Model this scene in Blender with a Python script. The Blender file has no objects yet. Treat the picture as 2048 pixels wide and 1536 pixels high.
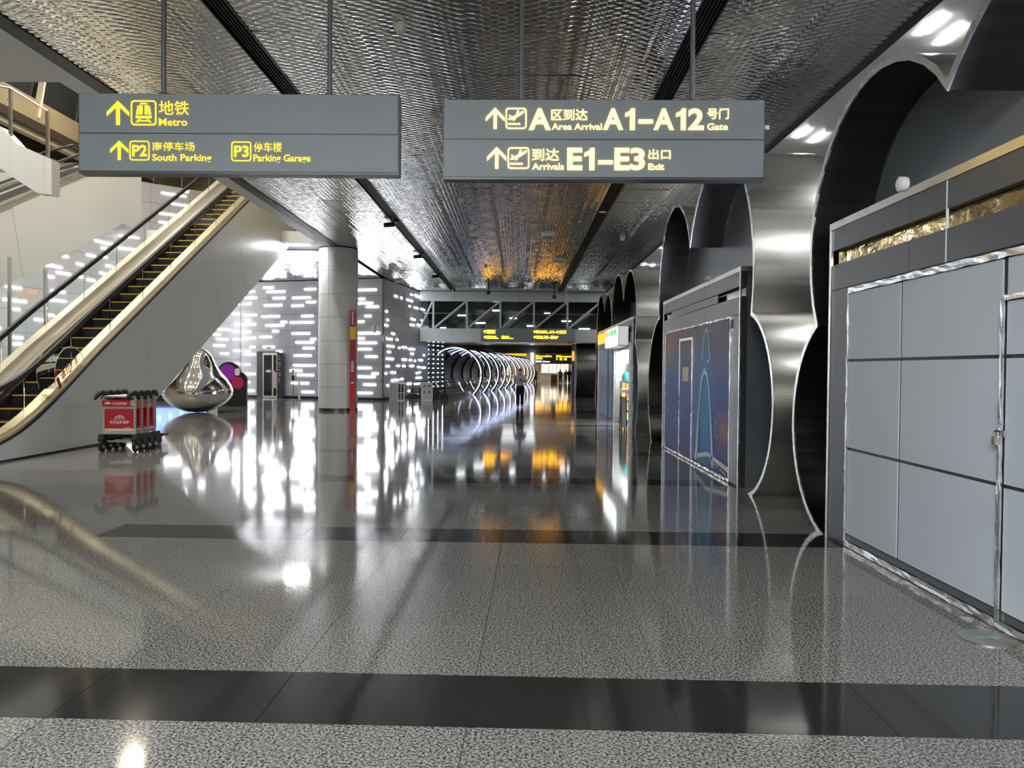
import bpy, bmesh, math, random
from mathutils import Vector, Matrix

# ------------------------------------------------------------------ camera, world, main lights
scene = bpy.context.scene
COL = scene.collection
F_PX = 1538.0
CAM_H = 1.65
yaw, pitch, roll = 13 / F_PX, 30 / F_PX, 0.0085
fw = Vector((-math.sin(yaw) * math.cos(pitch), math.cos(yaw) * math.cos(pitch), -math.sin(pitch)))
r0 = Vector((math.cos(yaw), math.sin(yaw), 0.0))
u0 = r0.cross(fw)
rv = r0 * math.cos(roll) + u0 * math.sin(roll)
uv = -r0 * math.sin(roll) + u0 * math.cos(roll)
cam_data = bpy.data.cameras.new('camera')
cam_data.sensor_width = 36.0
cam_data.lens = 36.0 * F_PX / 2048.0
cam_data.clip_end = 400.0
cam = bpy.data.objects.new('camera', cam_data)
COL.objects.link(cam)
M = Matrix(((rv.x, uv.x, -fw.x, 0), (rv.y, uv.y, -fw.y, 0), (rv.z, uv.z, -fw.z, CAM_H), (0, 0, 0, 1)))
cam.matrix_world = M
scene.camera = cam

world = bpy.data.worlds.new('night_world')
scene.world = world
world.use_nodes = True
bg = world.node_tree.nodes['Background']
bg.inputs[0].default_value = (0.55, 0.58, 0.65, 1)
bg.inputs[1].default_value = 0.02

scene.view_settings.view_transform = 'Standard'
scene.view_settings.look = 'None'
scene.view_settings.gamma = 1.0
scene.view_settings.use_curve_mapping = False
scene.view_settings.exposure = 0.45


def area_light(name, loc, size, size_y, power, color=(1, 1, 1), target=None, spread=180):
    d = bpy.data.lights.new(name, 'AREA')
    d.shape = 'RECTANGLE'
    d.size, d.size_y = size, size_y
    d.energy = power
    d.color = color
    d.spread = math.radians(spread)
    o = bpy.data.objects.new(name, d)
    COL.objects.link(o)
    o.location = loc
    if target is not None:
        o.rotation_euler = (Vector(target) - Vector(loc)).to_track_quat('-Z', 'Y').to_euler()
    return o

# lamps of the hall behind the photographer
for lx, ly in ((-5.2, -3.2), (-1.2, -3.2), (-5.2, -9.4), (-1.2, -9.4)):
    area_light('hall_lamp', (lx, ly, 6.05), 1.6, 4.4, 720, (0.95, 0.98, 1.0))
# roof lamps of the tall atrium over the escalators
for lx, ly in ((-9.6, 14.5), (-9.6, 19.5), (-9.6, 24.5), (-13.0, 14.5), (-13.0, 19.5), (-13.0, 24.5), (-16.4, 17.0), (-16.4, 23.0)):
    area_light('atrium_lamp', (lx, ly, 14.7), 0.4, 0.4, 225, (1.0, 0.94, 0.84))
area_light('atrium_lamp', (-15.5, 31.0, 14.7), 0.8, 0.8, 420, (1.0, 0.86, 0.66))
for lx in (-9.2, -11.6, -14.0):
    area_light('atrium_lamp', (lx, 12.9, 14.6), 0.4, 0.4, 270, (1.0, 0.96, 0.88), (lx, 17.5, 4.0))  # added lamps, aimed at the landing front to brighten it
# lamps of the far hall beyond the footbridge
area_light('far_hall_lamp', (6.0, 112.0, 5.6), 10.0, 10.0, 4500, (1.0, 0.86, 0.66))
area_light('far_hall_lamp', (0.0, 72.0, 4.5), 3.0, 14.0, 160, (0.9, 0.95, 1.0))

# ------------------------------------------------------------------ helpers


class MB:
    """collects geometry and builds one mesh object"""

    def __init__(self):
        self.v, self.f = [], []

    def add(self, vs, fs):
        n = len(self.v)
        self.v += [tuple(p) for p in vs]
        self.f += [tuple(i + n for i in q) for q in fs]
        return self

    def box(self, x0, x1, y0, y1, z0, z1, m=None):
        vs = [Vector((x, y, z)) for x in (x0, x1) for y in (y0, y1) for z in (z0, z1)]
        if m is not None:
            vs = [m @ p for p in vs]
        return self.add(vs, [(0, 1, 3, 2), (4, 6, 7, 5), (0, 4, 5, 1), (2, 3, 7, 6), (0, 2, 6, 4), (1, 5, 7, 3)])

    def prism(self, poly, axis, a0, a1, m=None):
        def mk(p, a):
            if axis == 'x':
                return Vector((a, p[0], p[1]))
            if axis == 'y':
                return Vector((p[0], a, p[1]))
            return Vector((p[0], p[1], a))
        n = len(poly)
        vs = [mk(p, a0) for p in poly] + [mk(p, a1) for p in poly]
        if m is not None:
            vs = [m @ p for p in vs]
        fs = [tuple(range(n)), tuple(range(2 * n - 1, n - 1, -1))]
        fs += [(i, (i + 1) % n, n + (i + 1) % n, n + i) for i in range(n)]
        return self.add(vs, fs)

    def tube(self, path, r, n=8, caps=True, closed=False, flat=None):
        path = [Vector(p) for p in path]
        rings = []
        N = len(path)
        up = Vector((0, 0, 1))
        for i, p in enumerate(path):
            if closed:
                t = path[(i + 1) % N] - path[(i - 1) % N]
            else:
                t = path[min(i + 1, N - 1)] - path[max(i - 1, 0)]
            t.normalize()
            a = t.cross(up)
            if a.length < 1e-3:
                a = t.cross(Vector((0, 1, 0)))
            a.normalize()
            b = a.cross(t)
            rr = r[i] if isinstance(r, (list, tuple)) else r
            ra, rb = (rr, rr) if flat is None else (rr * flat[0], rr * flat[1])
            rings.append([p + a * ra * math.cos(2 * math.pi * k / n) + b * rb * math.sin(2 * math.pi * k / n) for k in range(n)])
        vs = [q for g in rings for q in g]
        fs = []
        for i in range(N if closed else N - 1):
            j = (i + 1) % N
            for k in range(n):
                l = (k + 1) % n
                fs.append((i * n + k, i * n + l, j * n + l, j * n + k))
        if caps and not closed:
            fs.append(tuple(range(n)))
            fs.append(tuple((N - 1) * n + k for k in range(n)))
        return self.add(vs, fs)

    def lathe(self, prof, c=(0, 0, 0), n=24, axis='z'):
        vs, fs = [], []
        for r, h in prof:
            for k in range(n):
                a = 2 * math.pi * k / n
                x, y, z = r * math.cos(a), r * math.sin(a), h
                if axis == 'x':
                    x, y, z = z, x, y
                elif axis == 'y':
                    x, y, z = x, z, y
                vs.append((x + c[0], y + c[1], z + c[2]))
        for i in range(len(prof) - 1):
            for k in range(n):
                l = (k + 1) % n
                fs.append((i * n + k, i * n + l, (i + 1) * n + l, (i + 1) * n + k))
        fs.append(tuple(range(n)))
        fs.append(tuple((len(prof) - 1) * n + k for k in range(n)))
        return self.add(vs, fs)

    def mesh(self, name, mat, smooth=False):
        me = bpy.data.meshes.new(name)
        me.from_pydata(self.v, [], self.f)
        bm = bmesh.new()
        bm.from_mesh(me)
        bmesh.ops.recalc_face_normals(bm, faces=bm.faces)
        bm.to_mesh(me)
        bm.free()
        if smooth:
            me.polygons.foreach_set('use_smooth', [True] * len(me.polygons))
            try:
                me.set_sharp_from_angle(angle=math.radians(40))
            except Exception:
                pass
        if mat is not None:
            me.materials.append(mat)
        return me

    def build(self, name, mat, parent=None, smooth=False):
        return link(name, self.mesh(name, mat, smooth), parent)


def link(name, me, parent=None):
    o = bpy.data.objects.new(name, me)
    COL.objects.link(o)
    if parent is not None:
        o.parent = parent
        o.matrix_parent_inverse = PINV.get(parent.name, Matrix.Identity(4))
    return o


PINV = {}


def thing(name, label, cat, loc=(0, 0, 0), group=None, kind=None):
    o = bpy.data.objects.new(name, None)
    o.empty_display_size = 0.1
    COL.objects.link(o)
    o.location = loc
    PINV[o.name] = Matrix.Translation(-Vector(loc))
    return tag(o, label, cat, group, kind)


def tag(o, label=None, cat=None, group=None, kind=None):
    if label:
        o['label'] = label
    if cat:
        o['category'] = cat
    if group:
        o['group'] = group
    if kind:
        o['kind'] = kind
    return o


def struct(o, label=None):
    o['kind'] = 'structure'
    if label:
        o['label'] = label
    return o


def copy_tree(o, parent=None, offset=None):
    c = o.copy()
    COL.objects.link(c)
    if parent is not None:
        c.parent = parent
        c.matrix_parent_inverse = o.matrix_parent_inverse.copy()
    if offset is not None:
        c.location = o.location + Vector(offset)
    for ch in list(o.children):
        copy_tree(ch, c)
    return c


BX = lambda *a: MB().box(*a)

# ------------------------------------------------------------------ materials


def pmat(name, color=(0.5, 0.5, 0.5), rough=0.5, metal=0.0, emit=None, es=0.0, trans=0.0, spec=0.5, ior=1.45, alpha=1.0, aniso=0.0):
    m = bpy.data.materials.new(name)
    m.use_nodes = True
    b = m.node_tree.nodes['Principled BSDF']
    b.inputs['Base Color'].default_value = (*color, 1)
    b.inputs['Roughness'].default_value = rough
    b.inputs['Metallic'].default_value = metal
    b.inputs['Specular IOR Level'].default_value = spec
    b.inputs['IOR'].default_value = ior
    b.inputs['Transmission Weight'].default_value = trans
    b.inputs['Alpha'].default_value = alpha
    b.inputs['Anisotropic'].default_value = aniso
    if emit is not None:
        b.inputs['Emission Color'].default_value = (*emit, 1)
        b.inputs['Emission Strength'].default_value = es
    return m


def nodes_of(m):
    nt = m.node_tree
    return nt, nt.nodes, nt.links, nt.nodes['Principled BSDF']


def noise_rough(m, scale=(3, 3, 3), detail=4, lo=0.2, hi=0.4, colvar=None, bump=0.0):
    """procedural roughness / colour variation on world position"""
    nt, N, L, b = nodes_of(m)
    g = N.new('ShaderNodeNewGeometry')
    mp = N.new('ShaderNodeMapping')
    mp.inputs['Scale'].default_value = scale
    L.new(g.outputs['Position'], mp.inputs['Vector'])
    n = N.new('ShaderNodeTexNoise')
    n.inputs['Scale'].default_value = 1.0
    n.inputs['Detail'].default_value = detail
    L.new(mp.outputs[0], n.inputs['Vector'])
    r = N.new('ShaderNodeMapRange')
    r.inputs['From Min'].default_value = 0.3
    r.inputs['From Max'].default_value = 0.7
    r.inputs['To Min'].default_value = lo
    r.inputs['To Max'].default_value = hi
    L.new(n.outputs['Fac'], r.inputs['Value'])
    L.new(r.outputs[0], b.inputs['Roughness'])
    if colvar:
        c = N.new('ShaderNodeValToRGB')
        c.color_ramp.elements[0].position = 0.3
        c.color_ramp.elements[1].position = 0.7
        c.color_ramp.elements[0].color = (*colvar[0], 1)
        c.color_ramp.elements[1].color = (*colvar[1], 1)
        L.new(n.outputs['Fac'], c.inputs[0])
        L.new(c.outputs[0], b.inputs['Base Color'])
    if bump:
        bp = N.new('ShaderNodeBump')
        bp.inputs['Strength'].default_value = 1.0
        bp.inputs['Distance'].default_value = bump
        L.new(n.outputs['Fac'], bp.inputs['Height'])
        L.new(bp.outputs[0], b.inputs['Normal'])
    return m


def granite(name, cols, pos, rough, scale):
    m = pmat(name, cols[0], rough, spec=0.42, ior=1.5)
    nt, N, L, b = nodes_of(m)
    g = N.new('ShaderNodeNewGeometry')
    v = N.new('ShaderNodeTexNoise')
    v.inputs['Scale'].default_value = scale
    v.inputs['Detail'].default_value = 3.0
    v.inputs['Roughness'].default_value = 0.65
    L.new(g.outputs['Position'], v.inputs['Vector'])
    c = N.new('ShaderNodeValToRGB')
    el = c.color_ramp.elements
    while len(el) < len(cols):
        el.new(0.5)
    for e, p, col in zip(el, pos, cols):
        e.position = p
        e.color = (*col, 1)
    L.new(v.outputs['Fac'], c.inputs[0])
    # slab to slab tone
    oi = N.new('ShaderNodeObjectInfo')
    mr = N.new('ShaderNodeMapRange')
    mr.inputs['To Min'].default_value = 0.9
    mr.inputs['To Max'].default_value = 1.06
    L.new(oi.outputs['Random'], mr.inputs['Value'])
    mx = N.new('ShaderNodeMix')
    mx.data_type = 'RGBA'
    mx.blend_type = 'MULTIPLY'
    mx.inputs['Factor'].default_value = 1.0
    L.new(c.outputs[0], mx.inputs['A'])
    L.new(mr.outputs[0], mx.inputs['B'])
    L.new(mx.outputs['Result'], b.inputs['Base Color'])
    # slight wear in the polish
    n2 = N.new('ShaderNodeTexNoise')
    n2.inputs['Scale'].default_value = 0.7
    n2.inputs['Detail'].default_value = 5
    L.new(g.outputs['Position'], n2.inputs['Vector'])
    m2 = N.new('ShaderNodeMapRange')
    m2.inputs['To Min'].default_value = rough * 0.6
    m2.inputs['To Max'].default_value = rough * 1.4
    L.new(n2.outputs['Fac'], m2.inputs['Value'])
    L.new(m2.outputs[0], b.inputs['Roughness'])
    return m


def hammered(name):
    m = pmat(name, (0.66, 0.66, 0.65), 0.12, 1.0)
    return noise_rough(m, (3, 3, 3), 3, 0.06, 0.11)


def emis(name, col, s):
    return pmat(name, (0.03, 0.03, 0.03), 0.5, emit=col, es=s)


GRANITE = granite('granite_grey', [(0.014, 0.014, 0.013), (0.085, 0.083, 0.077), (0.23, 0.225, 0.206), (0.36, 0.348, 0.32)], [0.36, 0.45, 0.53, 0.64], 0.068, 75.0)
GRANITE_D = granite('granite_black', [(0.012, 0.012, 0.012), (0.03, 0.03, 0.029)], [0.35, 0.7], 0.08, 120.0)
HAMMER = hammered('hammered_steel')
BLACK = pmat('black_paint', (0.012, 0.012, 0.013), 0.45)
SLOT = noise_rough(pmat('slot_grille', (0.02, 0.02, 0.02), 0.4), (40, 2, 1), 2, 0.3, 0.6)
SOFFIT = noise_rough(pmat('white_soffit', (0.62, 0.63, 0.62), 0.5), (1, 1, 1), 3, 0.4, 0.6, ((0.78, 0.79, 0.78), (0.82, 0.83, 0.82)))
WHITECLAD = noise_rough(pmat('white_cladding', (0.55, 0.57, 0.56), 0.28), (0.5, 0.5, 0.5), 2, 0.30, 0.33, ((0.66, 0.68, 0.665), (0.68, 0.70, 0.685)))
GREYCLAD = noise_rough(pmat('grey_cladding', (0.33, 0.36, 0.37), 0.35), (0.8, 0.8, 0.8), 2, 0.33, 0.37, ((0.50, 0.53, 0.53), (0.52, 0.55, 0.55)))
SIGNGREY = noise_rough(pmat('sign_grey', (0.16, 0.175, 0.185), 0.5), (2, 2, 2), 3, 0.42, 0.58, ((0.215, 0.24, 0.25), (0.235, 0.26, 0.27)))
DARKPANEL = noise_rough(pmat('dark_grey_panel', (0.07, 0.078, 0.085), 0.32), (1.5, 1.5, 1.5), 3, 0.30, 0.36, ((0.066, 0.074, 0.080), (0.076, 0.084, 0.091)))
MIDPANEL = noise_rough(pmat('mid_grey_panel', (0.2, 0.215, 0.22), 0.3), (1.5, 1.5, 1.5), 3, 0.28, 0.34, ((0.19, 0.205, 0.21), (0.205, 0.22, 0.225)))
STEEL = noise_rough(pmat('brushed_steel', (0.60, 0.585, 0.545), 0.3, 1.0, aniso=0.0), (0.3, 4, 14), 2, 0.27, 0.33, ((0.58, 0.565, 0.525), (0.61, 0.595, 0.555)))
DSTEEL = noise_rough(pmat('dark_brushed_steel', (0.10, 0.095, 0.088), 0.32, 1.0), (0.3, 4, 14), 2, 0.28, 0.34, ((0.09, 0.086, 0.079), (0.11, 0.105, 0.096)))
EDGE = noise_rough(pmat('polished_edge', (0.72, 0.72, 0.70), 0.22, 1.0), (6, 6, 6), 2, 0.18, 0.3)
FOIL = noise_rough(pmat('aluminium_foil_tape', (0.80, 0.82, 0.84), 0.18, 1.0), (9, 9, 9), 4, 0.12, 0.3, bump=0.004)
HOARD = noise_rough(pmat('hoarding_white', (0.47, 0.51, 0.56), 0.45), (0.9, 0.9, 0.9), 4, 0.4, 0.52, ((0.44, 0.48, 0.53), (0.49, 0.53, 0.58)))
GOLD = noise_rough(pmat('gold_mirror', (0.62, 0.47, 0.22), 0.08, 1.0), (3, 3, 6), 4, 0.04, 0.16, bump=0.012)
CHROME = pmat('mirror_steel', (0.78, 0.77, 0.75), 0.035, 1.0)
GLASS = pmat('clear_glass', (0.93, 0.97, 0.95), 0.0, trans=1.0, ior=1.12, spec=0.5)
DGLASS = pmat('dark_glass', (0.02, 0.024, 0.026), 0.05, spec=0.6)
ACRYL = pmat('acrylic', (0.96, 0.97, 0.97), 0.02, trans=1.0, ior=1.15)
WHITE = pmat('white_paint', (0.75, 0.75, 0.74), 0.4)
PLASTIC_W = pmat('ivory_plastic', (0.86, 0.83, 0.70), 0.5)
RUBBER = noise_rough(pmat('black_rubber', (0.016, 0.016, 0.017), 0.5), (20, 20, 20), 2, 0.42, 0.6)
HANDRAIL = pmat('handrail_rubber', (0.012, 0.012, 0.013), 0.5)
STEPM = noise_rough(pmat('escalator_step', (0.03, 0.03, 0.03), 0.4, 0.6), (6, 60, 6), 2, 0.3, 0.5)
YELLOW = pmat('yellow_line', (0.62, 0.40, 0.06), 0.5)
RED = noise_rough(pmat('red_panel', (0.50, 0.02, 0.035), 0.45), (4, 4, 4), 3, 0.4, 0.5)
DRED = pmat('red_paint', (0.42, 0.025, 0.035), 0.45)
CREAM = pmat('cream_strip', (0.72, 0.66, 0.48), 0.5)
TROLLEY = noise_rough(pmat('trolley_aluminium', (0.66, 0.63, 0.57), 0.35, 0.8), (10, 10, 10), 2, 0.28, 0.42)
BEIGE = noise_rough(pmat('beige_wall', (0.46, 0.38, 0.25), 0.55), (0.6, 0.6, 0.6), 3, 0.45, 0.6, ((0.29, 0.235, 0.15), (0.34, 0.28, 0.18)))
LEDPANEL = noise_rough(pmat('led_wall_panel', (0.36, 0.37, 0.40), 0.32), (0.7, 0.7, 0.7), 2, 0.30, 0.34, ((0.50, 0.51, 0.54), (0.53, 0.54, 0.57)))
COLCLAD = noise_rough(pmat('column_cladding', (0.52, 0.54, 0.53), 0.3), (0.8, 0.8, 0.8), 2, 0.29, 0.33, ((0.515, 0.535, 0.525), (0.53, 0.55, 0.54)))
E_LED = emis('led_strip_light', (0.93, 0.95, 1.0), 14.0)
E_LAMP = emis('linear_lamp', (0.97, 0.98, 1.0), 170.0)
E_YEL = emis('sign_yellow_glow', (1.0, 0.66, 0.02), 1.25)
E_YEL2 = emis('sign_warm_glow', (1.0, 0.64, 0.14), 3.6)
E_YELF = emis('far_sign_glow', (1.0, 0.44, 0.01), 10.0)
E_RING = emis('ring_light', (0.62, 0.70, 1.0), 4.0)
E_SHOP = emis('shop_light', (0.97, 0.98, 1.0), 9.0)
E_SIGNW = emis('lightbox_white', (0.95, 0.98, 1.0), 5.0)
E_GREEN = emis('lightbox_green', (0.02, 0.75, 0.05), 1.2)
E_ORANGE = emis('lightbox_yellow', (1.0, 0.52, 0.02), 1.0)
E_BLUE = emis('screen_blue', (0.20, 0.32, 1.0), 2.2)
E_CYAN = emis('screen_cyan', (0.35, 0.8, 1.0), 3.0)

# ------------------------------------------------------------------ lettering


def text_mesh(body, bold=0.0):
    cu = bpy.data.curves.new('lettering', 'FONT')
    cu.body = body
    cu.size = 1.0
    cu.offset = bold
    cu.extrude = 0.0
    cu.resolution_u = 3
    o = bpy.data.objects.new('lettering_tmp', cu)
    COL.objects.link(o)
    dg = bpy.context.evaluated_depsgraph_get()
    me = bpy.data.meshes.new_from_object(o.evaluated_get(dg))
    bpy.data.objects.remove(o)
    bpy.data.curves.remove(cu)
    return me


TEXT_CACHE = {}


def text_fit(body, frame, box, mat, parent, bold=0.012, name='lettering', depth=0.006, mirror=False):
    """lettering scaled into box (u0,u1,v0,v1) of a frame (origin, u axis, v axis, normal)"""
    key = (body, bold)
    if key not in TEXT_CACHE:
        me0 = text_mesh(body, bold)
        TEXT_CACHE[key] = ([v.co.copy() for v in me0.vertices], [tuple(p.vertices) for p in me0.polygons])
        bpy.data.meshes.remove(me0)
    vs, fs = TEXT_CACHE[key]
    if not vs:
        return None
    x0, x1 = min(v.x for v in vs), max(v.x for v in vs)
    y0, y1 = min(v.y for v in vs), max(v.y for v in vs)
    O, U, V, W = frame
    u0, u1, v0, v1 = box
    out = []
    for v in vs:
        s = (v.x - x0) / (x1 - x0)
        if mirror:
            s = 1 - s
        t = (v.y - y0) / (y1 - y0)
        out.append(O + U * (u0 + s * (u1 - u0)) + V * (v0 + t * (v1 - v0)) + W * depth)
    me = bpy.data.meshes.new(name)
    me.from_pydata([tuple(p) for p in out], [], fs)
    me.materials.append(mat)
    return link(name, me, parent)


def plate(frame, polys, mat, parent, name, depth=0.006, thick=0.005):
    """flat raised shapes: list of 2d polygons in the frame"""
    O, U, V, W = frame
    mb = MB()
    for poly in polys:
        n = len(poly)
        a = [O + U * p[0] + V * p[1] + W * depth for p in poly]
        b = [O + U * p[0] + V * p[1] + W * (depth - thick) for p in poly]
        mb.add(a + b, [tuple(range(n)), tuple(range(2 * n - 1, n - 1, -1))] + [(i, (i + 1) % n, n + (i + 1) % n, n + i) for i in range(n)])
    return mb.build(name, mat, parent)


def rrect(u0, u1, v0, v1, r, n=4):
    pts = []
    for cx, cy, a0 in ((u1 - r, v1 - r, 0), (u0 + r, v1 - r, 90), (u0 + r, v0 + r, 180), (u1 - r, v0 + r, 270)):
        for k in range(n + 1):
            a = math.radians(a0 + 90 * k / n)
            pts.append((cx + r * math.cos(a), cy + r * math.sin(a)))
    return pts


def ring_plate(frame, outer, inner, mat, parent, name, depth=0.006):
    O, U, V, W = frame
    n = len(outer)
    vs = [O + U * p[0] + V * p[1] + W * depth for p in outer] + [O + U * p[0] + V * p[1] + W * depth for p in inner]
    vs += [O + U * p[0] + V * p[1] + W * (depth - 0.005) for p in outer] + [O + U * p[0] + V * p[1] + W * (depth - 0.005) for p in inner]
    fs = []
    for i in range(n):
        j = (i + 1) % n
        fs += [(i, j, n + j, n + i), (2 * n + i, 2 * n + j, j, i), (n + i, n + j, 3 * n + j, 3 * n + i)]
    return MB().add(vs, fs).build(name, mat, parent)


def arrow_poly(u0, u1, v0, v1):
    w = u1 - u0
    h = v1 - v0
    c = (u0 + u1) / 2
    s = w * 0.085
    return [[(c - s, v0), (c + s, v0), (c + s, v1 - h * 0.24), (c - s, v1 - h * 0.24)],
            [(c, v1), (u1, v1 - h * 0.46), (u1, v1 - h * 0.64), (c, v1 - h * 0.20), (u0, v1 - h * 0.64), (u0, v1 - h * 0.46)]]


def sign_face(frame, S, H0, items, mat, parent):
    """items in units of the board: x, y measured from the upper left corner"""
    for it in items:
        k, x0, x1, y0, y1 = it[:5]
        b = (x0 * S, x1 * S, H0 - y1 * S, H0 - y0 * S)
        w = b[1] - b[0]
        if k == 'text':
            text_fit(it[5], frame, b, mat, parent, it[6] if len(it) > 6 else 0.012)
        elif k == 'one':
            h = b[3] - b[2]
            plate(frame, [[(b[1], b[2]), (b[1], b[3]), (b[0] + w * 0.62, b[3]), (b[0] + w * 0.42, b[3] - h * 0.14), (b[0], b[3] - h * 0.22), (b[0], b[3] - h * 0.40), (b[0] + w * 0.50, b[3] - h * 0.32), (b[0] + w * 0.50, b[2])]], mat, parent, 'numeral')
        elif k == 'dash':
            plate(frame, [[(b[0], b[2]), (b[1], b[2]), (b[1], b[3]), (b[0], b[3])]], mat, parent, 'dash')
        elif k == 'arrow':
            plate(frame, arrow_poly(*b), mat, parent, 'arrow')
        else:
            t = w * 0.055
            o = rrect(b[0], b[1], b[2], b[3], w * 0.14)
            i = rrect(b[0] + t, b[1] - t, b[2] + t, b[3] - t, w * 0.10)
            fr = ring_plate(frame, o, i, mat, parent, 'icon_frame')

            def q(pts):
                return [(b[0] + w * p[0], b[2] + (b[3] - b[2]) * p[1]) for p in pts]
            if k == 'plane':
                ps = [q([(0.10, 0.20), (0.70, 0.20), (0.70, 0.27), (0.10, 0.27)]),
                      q([(0.10, 0.45), (0.22, 0.42), (0.55, 0.55), (0.86, 0.76), (0.90, 0.86), (0.80, 0.84), (0.48, 0.66), (0.20, 0.52)]),
                      q([(0.40, 0.50), (0.50, 0.53), (0.42, 0.40), (0.34, 0.40)]),
                      q([(0.47, 0.60), (0.58, 0.68), (0.64, 0.88), (0.56, 0.88)]),
                      q([(0.22, 0.50), (0.30, 0.54), (0.22, 0.66), (0.16, 0.66)])]
                plate(frame, ps, mat, parent, 'plane_icon')
            elif k == 'metro':
                ps = [q([(0.20, 0.42), (0.26, 0.78), (0.30, 0.78), (0.30, 0.42)]), q([(0.33, 0.84), (0.67, 0.84), (0.60, 0.90), (0.40, 0.90)]),
                      q([(0.33, 0.44), (0.46, 0.44), (0.46, 0.80), (0.33, 0.80)]), q([(0.54, 0.44), (0.67, 0.44), (0.67, 0.80), (0.54, 0.80)]),
                      q([(0.70, 0.42), (0.70, 0.78), (0.74, 0.78), (0.80, 0.42)]),
                      q([(0.20, 0.28), (0.80, 0.28), (0.82, 0.38), (0.18, 0.38)]),
                      q([(0.30, 0.24), (0.40, 0.24), (0.28, 0.12), (0.18, 0.12)]), q([(0.60, 0.24), (0.70, 0.24), (0.82, 0.12), (0.72, 0.12)]),
                      q([(0.34, 0.16), (0.66, 0.16), (0.66, 0.20), (0.34, 0.20)])]
                plate(frame, ps, mat, parent, 'metro_icon')
            else:
                text_fit(k, frame, (b[0] + w * 0.14, b[1] - w * 0.12, b[2] + w * 0.2, b[3] - w * 0.2), mat, parent, 0.03)


SIGN_A = [('arrow', 225, 360, 90, 235), ('metro', 370, 525, 88, 238), ('text', 540, 722, 92, 178, '地铁', 0.008), ('text', 540, 712, 197, 242, 'Metro', 0.016),
          ('arrow', 245, 355, 328, 445), ('P2', 362, 483, 330, 448), ('text', 500, 757, 338, 392, '南停车场', 0.007), ('text', 500, 858, 410, 464, 'South Parking', 0.02),
          ('P3', 977, 1097, 337, 455), ('text', 1113, 1282, 342, 400, '停车楼', 0.008), ('text', 1110, 1455, 415, 470, 'Parking Garage', 0.02)]
SIGN_A = [(i[0], i[1] - 50, i[2] - 50, i[3] - 42 - 20 * (i[1] - 50) / 1935, i[4] - 42 - 20 * (i[1] - 50) / 1935, *i[5:]) for i in SIGN_A]
SIGN_B = [('arrow', 308, 420, 112, 238), ('plane', 427, 552, 113, 238), ('text', 565, 697, 115, 245, 'A', 0.03), ('text', 700, 917, 120, 187, '区到达', 0.012), ('text', 703, 1003, 205, 243, 'Area Arrival', 0.014),
          ('text', 1010, 1130, 115, 243, 'A', 0.03), ('one', 1142, 1200, 115, 243), ('dash', 1222, 1308, 181, 205), ('text', 1312, 1434, 115, 243, 'A', 0.03), ('one', 1446, 1504, 115, 243), ('text', 1518, 1612, 115, 243, '2', 0.03), ('text', 1632, 1760, 113, 178, '号门', 0.012), ('text', 1632, 1755, 203, 243, 'Gate', 0.014),
          ('arrow', 317, 432, 346, 475), ('plane', 440, 570, 348, 476), ('text', 585, 748, 355, 428, '到达', 0.012), ('text', 587, 777, 442, 482, 'Arrivals', 0.014),
          ('text', 797, 887, 350, 483, 'E', 0.035), ('one', 900, 960, 350, 483), ('dash', 982, 1070, 424, 448), ('text', 1080, 1170, 350, 483, 'E', 0.035), ('text', 1174, 1262, 350, 483, '3', 0.03), ('text', 1283, 1415, 358, 418, '出口', 0.012), ('text', 1283, 1377, 443, 481, 'Exit', 0.028)]
SIGN_B = [(i[0], i[1] - 52, i[2] - 52, i[3] - 62, i[4] - 62, *i[5:]) for i in SIGN_B]

# ------------------------------------------------------------------ floor
ROT = math.radians(-1.2)
floor = BX(-26, 9, -14, 132, -0.25, -0.006).build('floor', pmat('grout', (0.05, 0.05, 0.048), 0.7))
struct(floor, 'polished grey granite floor crossed by black granite bands')
TX, TY, SY = 0.985, 0.792, 0.60
PER = 4 * TY + SY
X_J, Y_J = -0.30, 3.50
G = 0.0012
RM = Matrix.Rotation(ROT, 4, 'Z')


def tile_mesh(w, d, mat, nm):
    t, b = G, 0.0006
    mb = MB()
    mb.add([(t, t, -0.005), (w - t, t, -0.005), (w - t, d - t, -0.005), (t, d - t, -0.005),
            (t + b, t + b, 0), (w - t - b, t + b, 0), (w - t - b, d - t - b, 0), (t + b, d - t - b, 0)],
           [(4, 5, 6, 7), (0, 1, 5, 4), (1, 2, 6, 5), (2, 3, 7, 6), (3, 0, 4, 7)])
    return mb.mesh(nm, mat)


TM_G = tile_mesh(TX, TY, GRANITE, 'tile')
TM_D = tile_mesh(TX, SY, GRANITE_D, 'band_tile')
TM_GS = tile_mesh(TX, SY, GRANITE, 'tile')
cells = []
for r in range(-5, 36):
    yb = Y_J + r * PER
    for k in range(-27, 9):
        xb = X_J + k * TX
        dark = -4 <= k
        cells.append((xb, yb, 'D' if dark else 'S'))
        for q in range(4):
            cells.append((xb, yb + SY + q * TY, 'G'))


def seen(c):
    p = RM @ Vector((c[0] + 0.49, c[1] + 0.4, 0))
    vis = p.y > 2.7 and abs(p.x) < 0.70 * p.y + 0.3 and p.x < 3.3 and not (p.x < -8.7 and p.y < 16.5)
    return (0 if vis else 1, p.length)


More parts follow.
